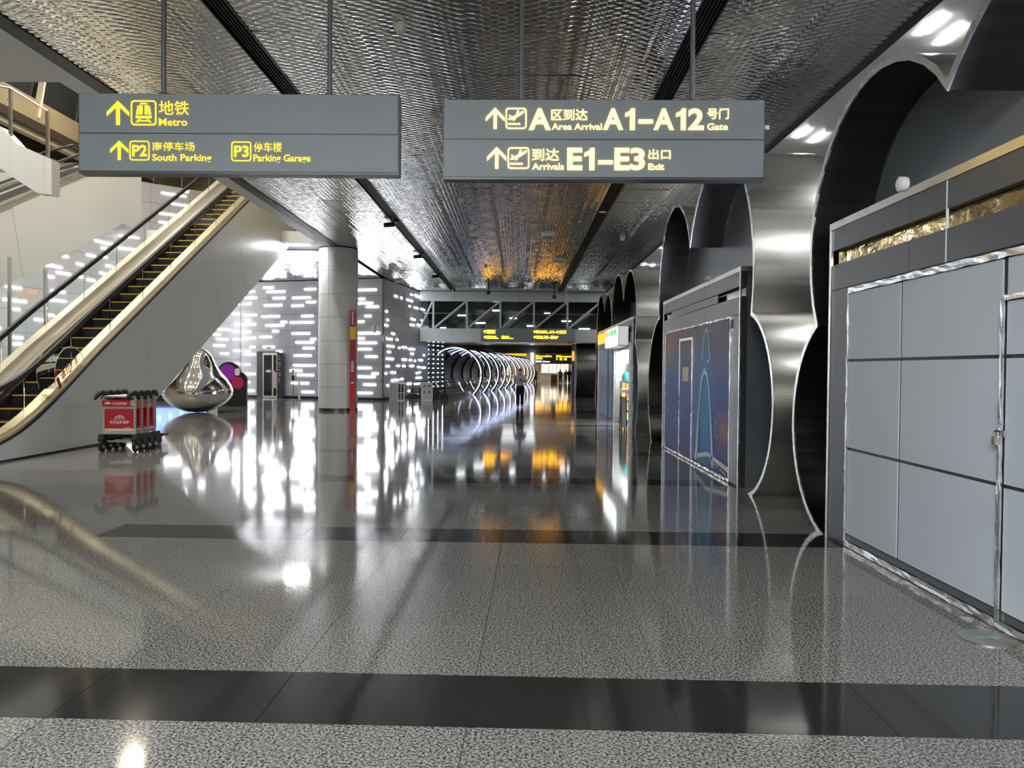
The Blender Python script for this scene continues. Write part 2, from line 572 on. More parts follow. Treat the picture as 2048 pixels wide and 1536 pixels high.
cells.sort(key=seen)
for c in cells[:300]:
    me = {'D': TM_D, 'G': TM_G, 'S': TM_GS}[c[2]]
    o = link('band_tile' if c[2] == 'D' else 'tile', me, floor)
    o.matrix_basis = RM @ Matrix.Translation((c[0], c[1], 0))
rest = {'D': MB(), 'G': MB()}
for c in cells[300:]:
    d = TY if c[2] == 'G' else SY
    t = G + 0.001
    vs = [RM @ Vector(p) for p in ((c[0] + t, c[1] + t, 0), (c[0] + TX - t, c[1] + t, 0), (c[0] + TX - t, c[1] + d - t, 0), (c[0] + t, c[1] + d - t, 0))]
    p = vs[0]
    if p.y > 131 or p.y < -13.5:
        continue
    rest['D' if c[2] == 'D' else 'G'].add(vs, [(0, 1, 2, 3)])
tag(rest['G'].build('distant_tiles', GRANITE, floor), kind='stuff')
tag(rest['D'].build('distant_band_tiles', GRANITE_D, floor), kind='stuff')

# ------------------------------------------------------------------ ceiling
ZC = 6.2
ceiling = BX(-7.0, 5.1, -14, 45.4, ZC + 0.10, ZC + 0.4).box(-13.6, -7.0, 29.75, 45.4, ZC + 0.10, ZC + 0.4).build('ceiling', BLACK)
struct(ceiling, 'dark ceiling hung with hammered mirror steel panels')
rnd = random.Random(4)
PAN = {}


def ripple_mesh(w, d, seed):
    """pressed steel sheet: woven ripples, neighbouring columns half a wave apart"""
    g = 0.0015
    rr = random.Random(seed)
    nc = max(3, round(w / 0.105))
    cw = (w - 2 * g) / nc
    ny = max(8, int(d / 0.0165))
    lam = 0.135
    xs, cols = [], []
    for c in range(nc):
        xs += [-w / 2 + g + cw * c + cw * 0.12, -w / 2 + g + cw * (c + 0.88)]
        cols += [c, c]
    xs[0], xs[-1] = -w / 2 + g, w / 2 - g
    ph = [math.pi * (c % 2) + rr.uniform(-0.5, 0.5) for c in range(nc)]
    sk = [rr.uniform(-0.25, 0.25) for c in range(nc)]
    rows = int(d / lam) + 3
    am = [[rr.uniform(0.7, 1.3) for _ in range(rows)] for c in range(nc)]
    vs, fs = [], []
    nx = len(xs)
    for j in range(ny + 1):
        y = -d / 2 + g + (d - 2 * g) * j / ny
        for i, (x, c) in enumerate(zip(xs, cols)):
            t = (y + d / 2) / lam + (ph[c] + (sk[c] if i % 2 else -sk[c])) / (2 * math.pi)
            k = int(t + 1)
            f = t + 1 - k
            s = 0.5 - 0.5 * math.cos(math.pi * f)
            a = am[c][k % rows] * (1 - s) + am[c][(k + 1) % rows] * s
            vs.append((x, y, 0.0048 * a * math.cos(2 * math.pi * t)))
    for j in range(ny):
        for i in range(nx - 1):
            a = j * nx + i
            fs.append((a, a + nx, a + nx + 1, a + 1))
    me = bpy.data.meshes.new('ceiling_panel')
    me.from_pydata(vs, [], fs)
    me.polygons.foreach_set('use_smooth', [True] * len(fs))
    me.materials.append(HAMMER)
    return me


def ceil_panel(x0, x1, y0, y1, tilt=0.004):
    w, d = round(x1 - x0, 3), round(y1 - y0, 3)
    if (w, d) not in PAN:
        PAN[(w, d)] = [ripple_mesh(w, d, q) for q in range(2 if d < 5 else 1)]
    o = link('ceiling_panel', rnd.choice(PAN[(w, d)]), ceiling)
    o.location = ((x0 + x1) / 2, (y0 + y1) / 2, ZC)
    o.rotation_euler = (rnd.uniform(-tilt, tilt), rnd.uniform(-tilt, tilt), 0)


COLS = [(-6.75, -5.37), (-5.37, -3.99)] + [(-3.67 + 1.4725 * i, -3.67 + 1.4725 * (i + 1)) for i in range(4)] + [(2.54, 3.77), (3.77, 5.0)]
for x0, x1 in COLS:
    for j in range(26):
        ceil_panel(x0, x1, 6.0 + 1.5 * j, 7.5 + 1.5 * j)
    ceil_panel(x0, x1, 3.0, 6.0)
    BX(x0 + 0.004, x1 - 0.004, -13.8, 2.99, ZC, ZC + 0.02).build('ceiling_panel', SOFFIT, ceiling)
for i in range(4):
    for j in range(8):
        ceil_panel(-13.55 + 1.64 * i, -11.91 + 1.64 * i, 29.95 + 1.5 * j, 31.45 + 1.5 * j)

n_trim = 0


def trim(x0, x1, y0, y1, z0, z1, mat, label):
    global n_trim
    n_trim += 1
    return struct(BX(x0, x1, y0, y1, z0, z1).build('trim_%d' % n_trim, mat), label)


trim(-7.02, -6.75, 12.3, 29.7, ZC - 0.02, ZC + 0.098, BLACK, 'black trim along the ceiling edge at the atrium opening')
trim(-13.6, -6.75, 29.70, 29.95, ZC - 0.02, ZC + 0.098, BLACK, 'black trim across the ceiling edge behind the escalator')
trim(-7.02, -6.75, -13.9, 12.3, ZC - 0.02, ZC + 0.098, BLACK, 'black trim along the ceiling edge over the near floor')
trim(5.0, 5.12, -13.9, 45.3, ZC - 0.03, ZC + 0.098, BLACK, 'black trim between the metal ceiling and the white soffit')
for sx in (-3.99, 2.22):
    n_trim += 1
    t = struct(BX(sx, sx + 0.32, -13.9, 45.2, ZC + 0.06, ZC + 0.095).build('trim_%d' % n_trim, SLOT), 'long black service slot in the hammered metal ceiling')
    for e in (0.0, 0.30):
        BX(sx + e, sx + e + 0.02, -13.9, 45.2, ZC - 0.01, ZC + 0.059).build('slot_edge', BLACK, t)
    for q in (0.06, 0.11, 0.16, 0.21, 0.26):
        BX(sx + q, sx + q + 0.015, -13.9, 45.2, ZC + 0.02, ZC + 0.059).build('slot_fin', BLACK, t)

# white soffits round the atrium opening and over the kiosks
sof = MB().box(-26, -7.03, -14, 12.4, ZC, ZC + 0.4).box(-7.42, -7.03, 12.4, 28.0, ZC, ZC + 0.4).box(-13.6, -7.03, 28.0, 29.69, ZC, ZC + 0.4)
struct(sof.build('ceiling', SOFFIT), 'white soffit framing the atrium opening above the escalators')
struct(BX(5.13, 9.0, -14, 45.4, ZC, ZC + 0.4).build('ceiling', SOFFIT), 'white soffit with short lamps above the kiosks')
struct(BX(7.6, 7.9, -14, 45.2, 0, ZC - 0.005).build('wall_right', MIDPANEL), 'grey wall behind the kiosks')
struct(BX(-26, 9, -14.3, -14.05, 0, 15).build('wall_back', SOFFIT), 'pale wall at the end of the hall')
struct(BX(-26.3, -26.05, -14, 60, 0, 15).build('wall_left', BEIGE), 'beige wall at the far side of the atrium')
struct(BX(-26, -7.03, -14, 60, 14.9, 15.2).build('ceiling', SOFFIT), 'pale roof high over the atrium')
struct(BX(-7.02, -6.8, -14, 60, ZC + 0.45, 14.89).build('wall_right', BEIGE), 'beige upper wall on the side of the atrium')

LAMP = None
for j in range(-2, 8):
    y = 10.2 + 4.6 * j
    for x, dy in ((5.36, 0.0), (5.78, 0.3)):
        if LAMP is None:
            LAMP = MB().prism([(0.032 * math.cos(a), 0.26 + 0.032 * math.sin(a)) for a in [math.pi * k / 6 for k in range(7)]] +
                              [(0.032 * math.cos(a), -0.26 + 0.032 * math.sin(a)) for a in [math.pi + math.pi * k / 6 for k in range(7)]], 'z', -0.012, 0).mesh('lamp_tube', E_LAMP)
        o = link('recessed_lamp', LAMP)
        o.location = (x, y + dy, ZC - 0.002)
        tag(o, 'short white recessed lamp in the soffit above the kiosks', 'lamp', 'recessed lamps in the kiosk soffit')
o = link('recessed_lamp', LAMP)
o.location = (-8.3, 28.7, ZC - 0.002)
o.rotation_euler = (0, 0, math.pi / 2)
o.scale = (2.2, 1.6, 1)
tag(o, 'wide white recessed lamp in the soffit beside the escalator top', 'lamp')

# ------------------------------------------------------------------ LED walls
ledr = random.Random(11)
W_M = [(6.46, 7.14, 5.87), (5.75, 6.91, 5.64), (3.89, 4.61, 5.72), (7.64, 8.09, 5.68), (7.51, 8.33, 5.35), (5.74, 6.54, 5.3), (4.21, 5.34, 5.29), (3.89, 4.5, 5.05), (7.84, 8.31, 5.03), (5.94, 7.09, 4.92), (4.63, 5.4, 4.88), (6.08, 7.23, 4.34), (7.52, 8.33, 4.43), (4.05, 4.79, 4.33), (7.9, 8.31, 4.15), (5.64, 6.05, 4.03), (4.0, 5.48, 4.0), (5.83, 6.99, 3.86), (7.56, 8.35, 3.93), (7.87, 8.33, 3.54), (6.15, 6.56, 3.55), (4.24, 5.36, 3.42), (6.59, 7.37, 3.25), (7.56, 8.34, 3.19), (3.88, 4.23, 3.12), (4.01, 5.13, 2.95), (7.62, 7.99, 2.71), (6.4, 7.15, 2.71), (3.97, 4.7, 2.65), (7.91, 8.3, 2.48), (5.92, 6.34, 2.46), (7.6, 8.34, 2.31), (4.15, 5.24, 2.26), (7.91, 8.32, 1.78), (3.9, 5.26, 1.75), (4.71, 5.47, 1.47), (7.59, 8.38, 1.27), (4.0, 5.03, 1.24), (7.95, 8.32, 0.83), (4.3, 5.39, 0.81), (7.65, 8.43, 0.37), (3.98, 4.76, 0.36), (0.38, 1.54, 5.61), (1.04, 1.43, 5.16), (0.59, 1.52, 4.94), (0.25, 0.99, 4.75), (0.67, 1.08, 4.28), (1.07, 1.56, 4.0), (0.18, 1.55, 3.41), (1.05, 1.55, 3.14), (0.35, 1.44, 2.92), (0.64, 1.58, 2.6), (0.31, 1.04, 2.22), (0.65, 1.59, 1.64), (0.25, 0.65, 1.36), (0.44, 1.52, 1.19), (0.39, 1.13, 0.79), (0.58, 1.61, 0.36)]
W_L = [(0.05, 0.24, 5.01), (0.06, 0.49, 4.49), (0.05, 0.38, 3.95), (0.58, 1.27, 3.62), (0.06, 0.49, 3.55), (1.08, 1.5, 3.34), (0.68, 1.34, 3.09), (0.05, 0.45, 3.11), (0.84, 1.5, 2.76), (0.64, 1.13, 2.34), (0.05, 0.42, 2.5), (0.05, 0.43, 1.8), (0.12, 0.35, 1.28), (0.13, 0.54, 0.83), (0.05, 0.46, 0.37),
       (2.88, 4.11, 10.34), (2.75, 3.1, 10.6), (2.79, 3.62, 9.87), (3.31, 4.23, 9.31), (3.79, 4.23, 8.87), (5.14, 6.1, 7.95), (5.31, 6.1, 7.35)]
W_K = [(0.05, 1.56, 7.46), (0.63, 1.14, 7.18), (3.17, 3.62, 6.45), (2.25, 2.74, 6.22), (1.46, 2.09, 6.72), (0.67, 0.97, 6.78), (0.32, 0.82, 6.4), (0.8, 1.23, 6.0), (3.55, 4.58, 5.93), (3.06, 3.94, 5.69), (2.25, 2.63, 5.66), (4.02, 4.62, 5.45), (1.52, 2.09, 5.59), (3.37, 4.27, 4.86), (5.79, 6.64, 4.79), (3.33, 4.35, 4.46), (5.53, 6.76, 4.26), (4.02, 4.56, 3.8), (5.87, 6.32, 3.91)]


def rand_strips(u0, u1, z0, z1, lens=(0.4, 0.75, 1.1), fill=0.62):
    out = []
    z = z0
    while z < z1:
        u = u0 + ledr.uniform(0, 0.7)
        while u < u1 - 0.5:
            L_ = ledr.choice(lens)
            if ledr.random() < fill and u + L_ < u1 - 0.08:
                out.append((u, u + L_, z + ledr.uniform(-0.07, 0.07)))
            u += L_ + ledr.uniform(0.25, 0.8)
        z += 0.345
    return out


W_M += rand_strips(1.75, 3.8, 0.36, 5.9)
W_L += rand_strips(1.7, 6.0, 0.4, 7.2, fill=0.38)
W_K += rand_strips(0.2, 9.0, 0.4, 3.6, fill=0.3)
W_R = rand_strips(0.1, 8.7, 0.36, 5.95, lens=(0.38, 0.6, 0.95, 1.3), fill=0.55)


def led_wall(name, label, P, Q, H, strips, nu, nz, led_h=0.085):
    P, Q = Vector((*P, 0)), Vector((*Q, 0))
    e = (Q - P)
    Ln = e.length
    e.normalize()
    n = Vector((-e.y, e.x, 0))
    mid = (P + Q) / 2
    if n.dot(-mid) < 0:
        n = -n
    m = Matrix(((e.x, n.x, 0, P.x), (e.y, n.y, 0, P.y), (0, 0, 1, 0), (0, 0, 0, 1)))
    w = MB().box(0, Ln, -0.06, -0.031, 0, H, m).build(name, BLACK)
    struct(w, label)
    pw, ph = Ln / nu, (H - 0.12) / nz
    g = 0.006
    pm = BX(g, pw - g, -0.03, 0, g, ph - g).mesh('wall_panel', LEDPANEL)
    for i in range(nu):
        for j in range(nz):
            o = link('wall_panel', pm, w)
            o.matrix_basis = m @ Matrix.Translation((pw * i, 0, 0.12 + ph * j))
    for u0, u1, z in strips:
        if u1 - u0 < 0.12 or z > H - 0.1:
            continue
        r = led_h / 2
        pts = [(u1 - r + r * math.cos(a), z + r * math.sin(a)) for a in [-math.pi / 2 + math.pi * k / 4 for k in range(5)]]
        pts += [(u0 + r + r * math.cos(a), z + r * math.sin(a)) for a in [math.pi / 2 + math.pi * k / 4 for k in range(5)]]
        MB().prism(pts, 'y', 0.003, 0.02, m).build('led_strip', E_LED, w)
    return m


LED_M = led_wall('wall_left', 'grey panel wall with white light dashes behind the round column', (-6.85, 38.85), (-15.0, 41.4), ZC - 0.03, W_M, 5, 7)
led_wall('wall_left', 'grey folded panel wall with light dashes behind the steel heart', (-15.0, 41.4), (-19.5, 37.2), 10.75, W_L, 4, 11)
led_wall('wall_left', 'grey panel wall with light dashes seen through the escalator glass', (-19.5, 37.2), (-21.0, 28.0), 10.55, W_K, 5, 11)
LED_R = led_wall('wall_left', 'grey panel wall dotted with lights running back to the footbridge', (-6.85, 38.85), (-5.6, 47.6), ZC - 0.03, W_R, 5, 7)

# dotted dark panel behind the bridge and wall of the far corridor
far_l = struct(MB().prism([(-5.75, 47.7), (-4.9, 51.0), (-5.0, 51.2), (-7.5, 51.2)], 'z', 0, 4.68).build('wall_left', DARKPANEL), 'dark wall dotted with small lights beside the light tunnel')
for i in range(4):
    for j in range(13):
        p = Vector((-5.75, 47.7, 0)).lerp(Vector((-4.9, 51.0, 0)), 0.12 + 0.25 * i)
        MB().lathe([(0.0, -0.012), (0.035, -0.012), (0.035, 0.012), (0.0, 0.012)], (p.x + 0.012, p.y - 0.003, 0.5 + 0.29 * j), 6, 'y').build('light_dot', E_LED, far_l)
struct(MB().prism([(-7.4, 51.3), (-1.2, 100), (-1.8, 100), (-7.8, 51.3)], 'z', 0, 4.68).build('wall_left', DGLASS), 'dark glazed wall beyond the light tunnel')
struct(BX(-14, 9, 49.3, 100, 4.7, 4.9).build('ceiling', DARKPANEL), 'low dark ceiling of the corridor beyond the footbridge')
struct(MB().box(-14, 16, 100, 100.4, 3.65, 6.5).build('wall_back', DARKPANEL), 'dark bulkhead over the entrance of the far hall')
struct(BX(-14, 20, 126, 126.3, 0, 6.0).build('wall_back', BEIGE), 'warm beige wall at the end of the far hall')
struct(BX(-14, 20, 100.5, 126, 5.9, 6.1).build('ceiling', SOFFIT), 'pale ceiling of the far hall')
struct(MB().prism([(5.4, 54), (8.0, 100), (8.4, 100), (5.8, 54)], 'z', 0, 4.68).build('wall_right', MIDPANEL), 'grey wall of the corridor beyond the footbridge')
# pale curtain like panels in the far hall
for i in range(7):
    x = 3.6 + 0.62 * i
    o = MB().prism([(x, 122.0 + 0.2 * (i % 2)), (x + 0.55, 122.0 + 0.2 * (i % 2)), (x + 0.55, 122.25 + 0.2 * (i % 2)), (x, 122.25 + 0.2 * (i % 2))], 'z', 0, 3.6).build('screen_panel', [SOFFIT, LEDPANEL, WHITE][i % 3])
    tag(o, 'tall pale screen panel standing in the far warm hall', 'panel', 'screen panels in the far hall')

# ------------------------------------------------------------------ footbridge
YB = 45.4
br = thing('footbridge', 'grey steel truss footbridge with dark glazing across the hall', 'bridge', (0, YB, 3.2))
n_p = 7
for i in range(n_p):
    x0 = -5.85 + i * 1.95
    x1 = x0 + 1.95
    BX(x0 + 0.005, x1 - 0.005, YB, YB + 0.12, 5.62, 6.195).build('upper_fascia', GREYCLAD, br)
    BX(x0 + 0.005, x1 - 0.005, YB, YB + 0.12, 3.24, 4.02).build('lower_fascia', GREYCLAD, br)
BX(-5.8, 7.5, YB + 0.121, YB + 3.6, 3.26, 3.5).build('soffit', noise_rough(pmat('bridge_soffit', (0.45, 0.45, 0.45), 0.25, 0.8), (2, 2, 2), 2, 0.2, 0.3), br)
BX(-5.8, 7.5, YB + 0.121, YB + 3.6, 3.501, 3.9).build('deck', DARKPANEL, br)
BX(-5.8, 7.5, YB + 3.5, YB + 3.6, 3.91, 6.1).build('rear_glazing', DGLASS, br)
BX(-5.8, 7.5, YB + 0.3, YB + 3.6, 6.101, 6.19).build('roof', DARKPANEL, br)
for i in range(7):
    xv = -7.05 + 1.98 * i
    if xv > -5.9:
        BX(xv - 0.055, xv + 0.055, YB + 0.01, YB + 0.11, 4.021, 5.619).build('post', GREYCLAD, br)
    a, b = Vector((xv + 0.08, YB + 0.06, 4.05)), Vector((xv + 1.92, YB + 0.06, 5.60))
    if i == 0:
        a = Vector((-5.83, YB + 0.06, 4.05)); b = Vector((-5.12, YB + 0.06, 5.58))
    MB().tube([a, b], 0.085, 4, flat=(0.75, 0.75)).build('brace', GREYCLAD, br)
    g0 = max(xv + 0.06, -5.83)
    BX(g0, xv + 1.92, YB + 0.16, YB + 0.18, 4.03, 5.61).build('glass_pane', GLASS, br)
for i in range(9):
    x = -5.0 + 1.1 * i
    BX(x, x + ledr.uniform(0.3, 0.7), YB + 3.44, YB + 3.48, 4.2 + 0.16 * (i * 5 % 8), 4.26 + 0.16 * (i * 5 % 8)).build('light_strip', E_LED, br)
# interior handrail
MB().tube([(-5.7, YB + 0.6, 4.95), (7.3, YB + 0.6, 4.95)], 0.03, 6).build('handrail', STEEL, br)


def board(name, label, x0, x1, y, z0, z1, th, items, S, H0, mat, rz=0.0, rods=(), off=(0, 0), group=None):
    c = Vector((x0, y, z0))
    t = thing(name, label, 'sign', ((x0 + x1) / 2, y, z0), group)
    W_, H_ = x1 - x0, z1 - z0
    R = Matrix.Translation(c) @ Matrix.Rotation(rz, 4, 'Y')
    mid = H_ * 0.5
    MB().box(0.0, W_, 0.004, th, 0, H_, R).build('sign_box', DARKPANEL, t)
    MB().box(0.012, W_ - 0.012, -0.006, 0.003, mid + 0.006, H_ - 0.006, R).build('face_panel', SIGNGREY, t)
    MB().box(0.012, W_ - 0.012, -0.006, 0.003, 0.025, mid - 0.006, R).build('face_panel', SIGNGREY, t)
    for k, (its, s, h0, ox, mt) in enumerate(items):
        fr = (R @ Vector((ox, -0.006, 0)), (R.to_3x3() @ Vector((1, 0, 0))), (R.to_3x3() @ Vector((0, 0, 1))), (R.to_3x3() @ Vector((0, -1, 0))))
        sign_face(fr, s, h0, its, mt, t)
    for x in rods:
        MB().tube([(x, y + th / 2, z1 - 0.0), (x, y + th / 2, ZC - 0.0)], 0.026, 10).build('hanging_rod', pmat('rod_grey', (0.14, 0.15, 0.155), 0.4, 0.3), t, True)
        MB().lathe([(0.05, 0), (0.05, 0.03)], (x, y + th / 2, z1), 10).build('rod_flange', DARKPANEL, t)
        MB().lathe([(0.07, -0.03), (0.07, 0.0)], (x, y + th / 2, ZC - 0.001), 10).build('rod_flange', DARKPANEL, t)
    return t


S1 = 3.335 / 1935
board('hanging_sign', 'grey hanging sign with glowing yellow arrows to Metro, South Parking and Parking Garage', -4.595, -1.26, 8.0, 3.65, 4.475, 0.16, [(SIGN_A, S1, 0.825, 0, E_YEL)], S1, 0.825, E_YEL, 0.0, (-3.74, -2.0))
s2 = board('hanging_sign', 'grey hanging sign with glowing arrows to gates A1–A12 and exits E1–E3', -0.80, 2.52, 8.0, 3.61, 4.43, 0.16, [(SIGN_B, S1, 0.82, 0, E_YEL2)], S1, 0.82, E_YEL2, -0.004, (0.0, 1.78))
BX(2.525, 2.58, 8.05, 8.1, 4.16, 4.2).build('camera_bracket', WHITE, s2)
S2 = 0.795 / 468
far_items = [(SIGN_A, S2 * 0.84, 0.74, -0.10, E_YELF), (SIGN_B, S2 * 0.78, 0.74, 2.75, E_YELF)]
board('overhead_sign', 'dark sign board with yellow lettering fixed on the footbridge', -2.24, 3.30, YB - 0.13, 3.26, 4.04, 0.12, far_items, S2, 0.78, E_YELF)
# two small signs farther on
farA = board('overhead_sign', 'far dark sign board with yellow lettering in the warm hall', 2.1, 6.9, 99.7, 2.35, 3.62, 0.2,
             [([('text', 0, 900, 60, 160, '到达 Arrivals 出口 Exit', 0.01), ('text', 0, 380, 200, 290, '南停车场', 0.02), ('text', 1150, 2000, 60, 170, '区到达 Area Arrival', 0.01), ('arrow', 1150, 1240, 210, 330), ('text', 1350, 1500, 210, 330, 'P2', 0.03), ('text', 1600, 1750, 210, 330, 'P3', 0.03)], 0.0023, 1.25, 0.1, E_YELF),
              ([('text', 0, 800, 360, 460, '地铁 Metro', 0.01)], 0.0023, 1.25, 0.1, E_SIGNW)], 1, 1, E_YELF)
o = BX(1.55, 1.95, 99.5, 99.99, 2.3, 3.75).build('lightbox', E_SIGNW)
tag(o, 'bright white lightbox beside the far yellow sign', 'lightbox')
o = BX(-1.9, 1.0, 97.5, 97.7, 3.35, 3.62).build('sign_strip', E_ORANGE)
tag(o, 'long amber sign strip over the light tunnel end', 'sign')

# ------------------------------------------------------------------ kiosks with cloud shaped steel bands
KX = 3.1


def cloud_path(circles, dr=0.0):
    cs = [(a, b, r - dr) for a, b, r in circles]
    ang = []
    n = len(cs)
    for i, (cy, cz, r) in enumerate(cs):
        if i == 0:
            s = -math.asin(min(1, cz / r))
        else:
            s = nxt
        if i == n - 1:
            e = math.pi + math.asin(min(1, cz / r))
        else:
            y2, z2, r2 = cs[i + 1]
            d = math.hypot(y2 - cy, z2 - cz)
            a = (d * d + r * r - r2 * r2) / (2 * d)
            h = math.sqrt(max(0.0, r * r - a * a))
            ux, uz = (y2 - cy) / d, (z2 - cz) / d
            # outer intersection lies to the right of the walking direction
            cand = [(cy + a * ux + h * uz, cz + a * uz - h * ux), (cy + a * ux - h * uz, cz + a * uz + h * ux)]
            p = cand[0]
            e = math.atan2(p[1] - cz, p[0] - cy)
            nxt = math.atan2(p[1] - z2, p[0] - y2)
        ang.append((s, e))
    path = []
    for i, ((cy, cz, r), (s, e)) in enumerate(zip(cs, ang)):
        while e < s - 1e-6:
            e += 2 * math.pi
        while e - s > 2 * math.pi:
            e -= 2 * math.pi
        m = 18
        for k in range(m + 1):
            a = s + (e - s) * k / m
            path.append((cy + r * math.cos(a), max(0.0, cz + r * math.sin(a))))
    return path


def sheet(pa, xa, pb, xb):
    n = len(pa)
    mb = MB()
    mb.add([(xa, *p) for p in pa] + [(xb, *p) for p in pb], [(i, i + 1, n + i + 1, n + i) for i in range(n - 1)])
    return mb


def cloud_band(t, circles, depth, infill=True, zbase=3.14):
    p0 = cloud_path(circles)
    p1 = cloud_path(circles, 0.05)
    sheet(p0, KX + 0.012, p0, KX + depth).build('band_skin', STEEL, t, True)
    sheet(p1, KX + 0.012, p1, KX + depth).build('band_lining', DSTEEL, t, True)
    n = len(p0)
    pe0, pe1 = cloud_path(circles, -0.004), cloud_path(circles, 0.054)
    mb = MB()
    mb.add([(KX, *p) for p in pe0] + [(KX, *p) for p in pe1] + [(KX + 0.016, *p) for p in pe0] + [(KX + 0.016, *p) for p in pe1],
           sum([[(i, i + 1, n + i + 1, n + i), (2 * n + i, 2 * n + i + 1, i + 1, i), (n + i, n + i + 1, 3 * n + i + 1, 3 * n + i)] for i in range(n - 1)], []))
    mb.build('band_edge', EDGE, t)
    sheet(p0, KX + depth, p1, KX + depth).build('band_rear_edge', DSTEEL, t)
    if infill:
        pp = [(y, max(z, zbase)) for y, z in cloud_path(circles, 0.056)]
        q = [pp[0]]
        for p in pp[1:]:
            if abs(p[0] - q[-1][0]) + abs(p[1] - q[-1][1]) > 0.01:
                q.append(p)
        # drop the flat run along the base
        while len(q) > 2 and q[1][1] <= zbase + 1e-6:
            q.pop(0)
        while len(q) > 2 and q[-2][1] <= zbase + 1e-6:
            q.pop()
        MB().prism(q, 'x', KX + 0.60, KX + 0.66).build('infill_panel', MIDINF, t)
        sheet([p for p in p1 if p[1] > zbase], KX + 0.585, cloud_path([(a, b, r - 0.02) for a, b, r in circles], 0.05)[:len([p for p in p1 if p[1] > zbase])] and [(p[0], p[1]) for p in p1 if p[1] > zbase], KX + 0.60).build('infill_trim', EDGE, t)


MIDINF = pmat('infill_panel', (0.10, 0.115, 0.115), 0.3)


def face(t, name, y0, y1, z0, z1, mat, d=0.012, x=None, hang=0.0):
    x = KX + 0.02 if x is None else x
    return BX(x - d, x, min(y0, y1), max(y0, y1), z0, z1).build(name, mat, t)


def kiosk_body(t, y0, y1, upper, slot_mat, joints, slot_y=None):
    """solid box with cladding: top rail, upper panels, mirror slot, lower panels"""
    BX(KX + 0.10, 6.8, y0, y1, 0, 3.05).build('body', DARKPANEL, t)
    BX(KX + 0.02, KX + 0.099, y0 + 0.005, y1 - 0.005, 0.0, 2.70).build('body_front', BLACK, t)
    BX(KX + 0.02, KX + 0.099, y0 + 0.005, y1 - 0.005, 2.845, 3.05).build('body_head', BLACK, t)
    BX(KX + 0.0, 6.82, y0 - 0.01, y1 + 0.01, 3.052, 3.12).build('top_rail', STEEL, t)
    BX(KX + 0.085, KX + 0.098, y0 + 0.02, y1 - 0.02, 2.705, 2.84).build('mirror_slot', slot_mat, t)
    for yy in (y0, y1 - 0.045):
        BX(KX - 0.002, KX + 0.019, yy, yy + 0.045, 0, 3.05).build('corner_trim', EDGE, t)
    js = [y0 + 0.05] + list(joints) + [y1 - 0.05]
    for a, b in zip(js[:-1], js[1:]):
        face(t, 'upper_panel', a + 0.004, b - 0.004, 2.845, 3.05, upper)
        face(t, 'lower_panel', a + 0.004, b - 0.004, 2.455, 2.70, upper)


def foil(t, y0, y1, z0, z1, x=KX + 0.0, nm='foil_tape'):
    """crumpled foil strip: short facets with tiny random tilt"""
    rr = random.Random(int((y0 * 37 + z0 * 91 + y1 * 13) * 10))
    mb = MB()
    vert = (z1 - z0) > abs(y1 - y0)
    L_ = (z1 - z0) if vert else abs(y1 - y0)
    n = max(2, int(L_ / 0.09))
    for side in (0, 1):
        pass
    vs, fs = [], []
    for i in range(n + 1):
        s = i / n
        for w in (0, 0.5, 1):
            jx = rr.uniform(0, 0.007)
            if vert:
                vs.append((x - 0.002 - jx, y0 + (y1 - y0) * w + rr.uniform(-0.004, 0.004), z0 + (z1 - z0) * s))
            else:
                vs.append((x - 0.002 - jx, y0 + (y1 - y0) * s, z0 + (z1 - z0) * w + rr.uniform(-0.004, 0.004)))
    for i in range(n):
        for w in range(2):
            a = i * 3 + w
            fs.append((a, a + 1, a + 4, a + 3))
    nb = len(vs)
    vs += [(x + 0.006, p[1], p[2]) for p in vs]
    fs += [tuple(k + nb for k in reversed(f)) for f in fs]
    rim = [i * 3 for i in range(n + 1)] + [n * 3 + 1] + [i * 3 + 2 for i in range(n, -1, -1)] + [1]
    fs += [(rim[i], rim[(i + 1) % len(rim)], rim[(i + 1) % len(rim)] + nb, rim[i] + nb) for i in range(len(rim))]
    return mb.add(vs, fs).build(nm, FOIL, t)


def device(y, z, label):
    o = MB().lathe([(0.055, 0), (0.06, 0.02), (0.06, 0.06), (0.03, 0.075)], (0, 0, 0), 16, 'x').build('beam_detector', WHITE)
    o.location = (KX - 0.06, y, z)
    o.rotation_euler = (0, 0, math.pi)
    o.location.x = KX + 0.02
    return tag(o, label, 'detector')


# --- nearest kiosk, boarded up with white panels
k1 = thing('kiosk', 'boarded kiosk with pale white hoarding panels inside a cloud shaped steel band', 'kiosk', (KX, 4.0, 0))
C1 = [(7.54, 1.10, 1.18), (6.80, 2.85, 1.47), (4.15, 2.45, 2.02), (1.60, 2.60, 1.50), (0.90, 1.10, 1.18)]
cloud_band(k1, C1, 1.05)
kiosk_body(k1, 0.75, 7.74, DARKPANEL, GOLD, (2.2, 3.6, 4.6, 5.65, 6.18))
for y in (5.65,):
    face(k1, 'white_bead', y - 0.006, y + 0.006, 2.455, 3.05, WHITE, 0.016)
face(k1, 'pier_panel', 7.31, 7.685, 0.03, 2.445, DARKPANEL)
zr = [(0.125, 0.915), (0.94, 1.745), (1.77, 2.385)]
yr = [(6.312, 7.265), (4.985, 6.275), (3.95, 4.93), (2.6, 3.90), (1.2, 2.585)]
for (a, b) in yr:
    for (c, d) in zr:
        dd = (c, min(d, 2.11)) if a == 3.95 else (c, d)
        face(k1, 'hoarding_panel', a, b, dd[0], dd[1], HOARD, 0.012)
face(k1, 'door_head_panel', 3.95, 4.93, 2.15, 2.385, HOARD, 0.012)
face(k1, 'kick_strip', 1.2, 7.265, 0.062, 0.115, DARKPANEL, 0.010)
foil(k1, 1.2, 7.29, 2.39, 2.44)
foil(k1, 1.2, 7.29, 0.008, 0.058)
foil(k1, 7.265, 7.30, 0.06, 2.39)
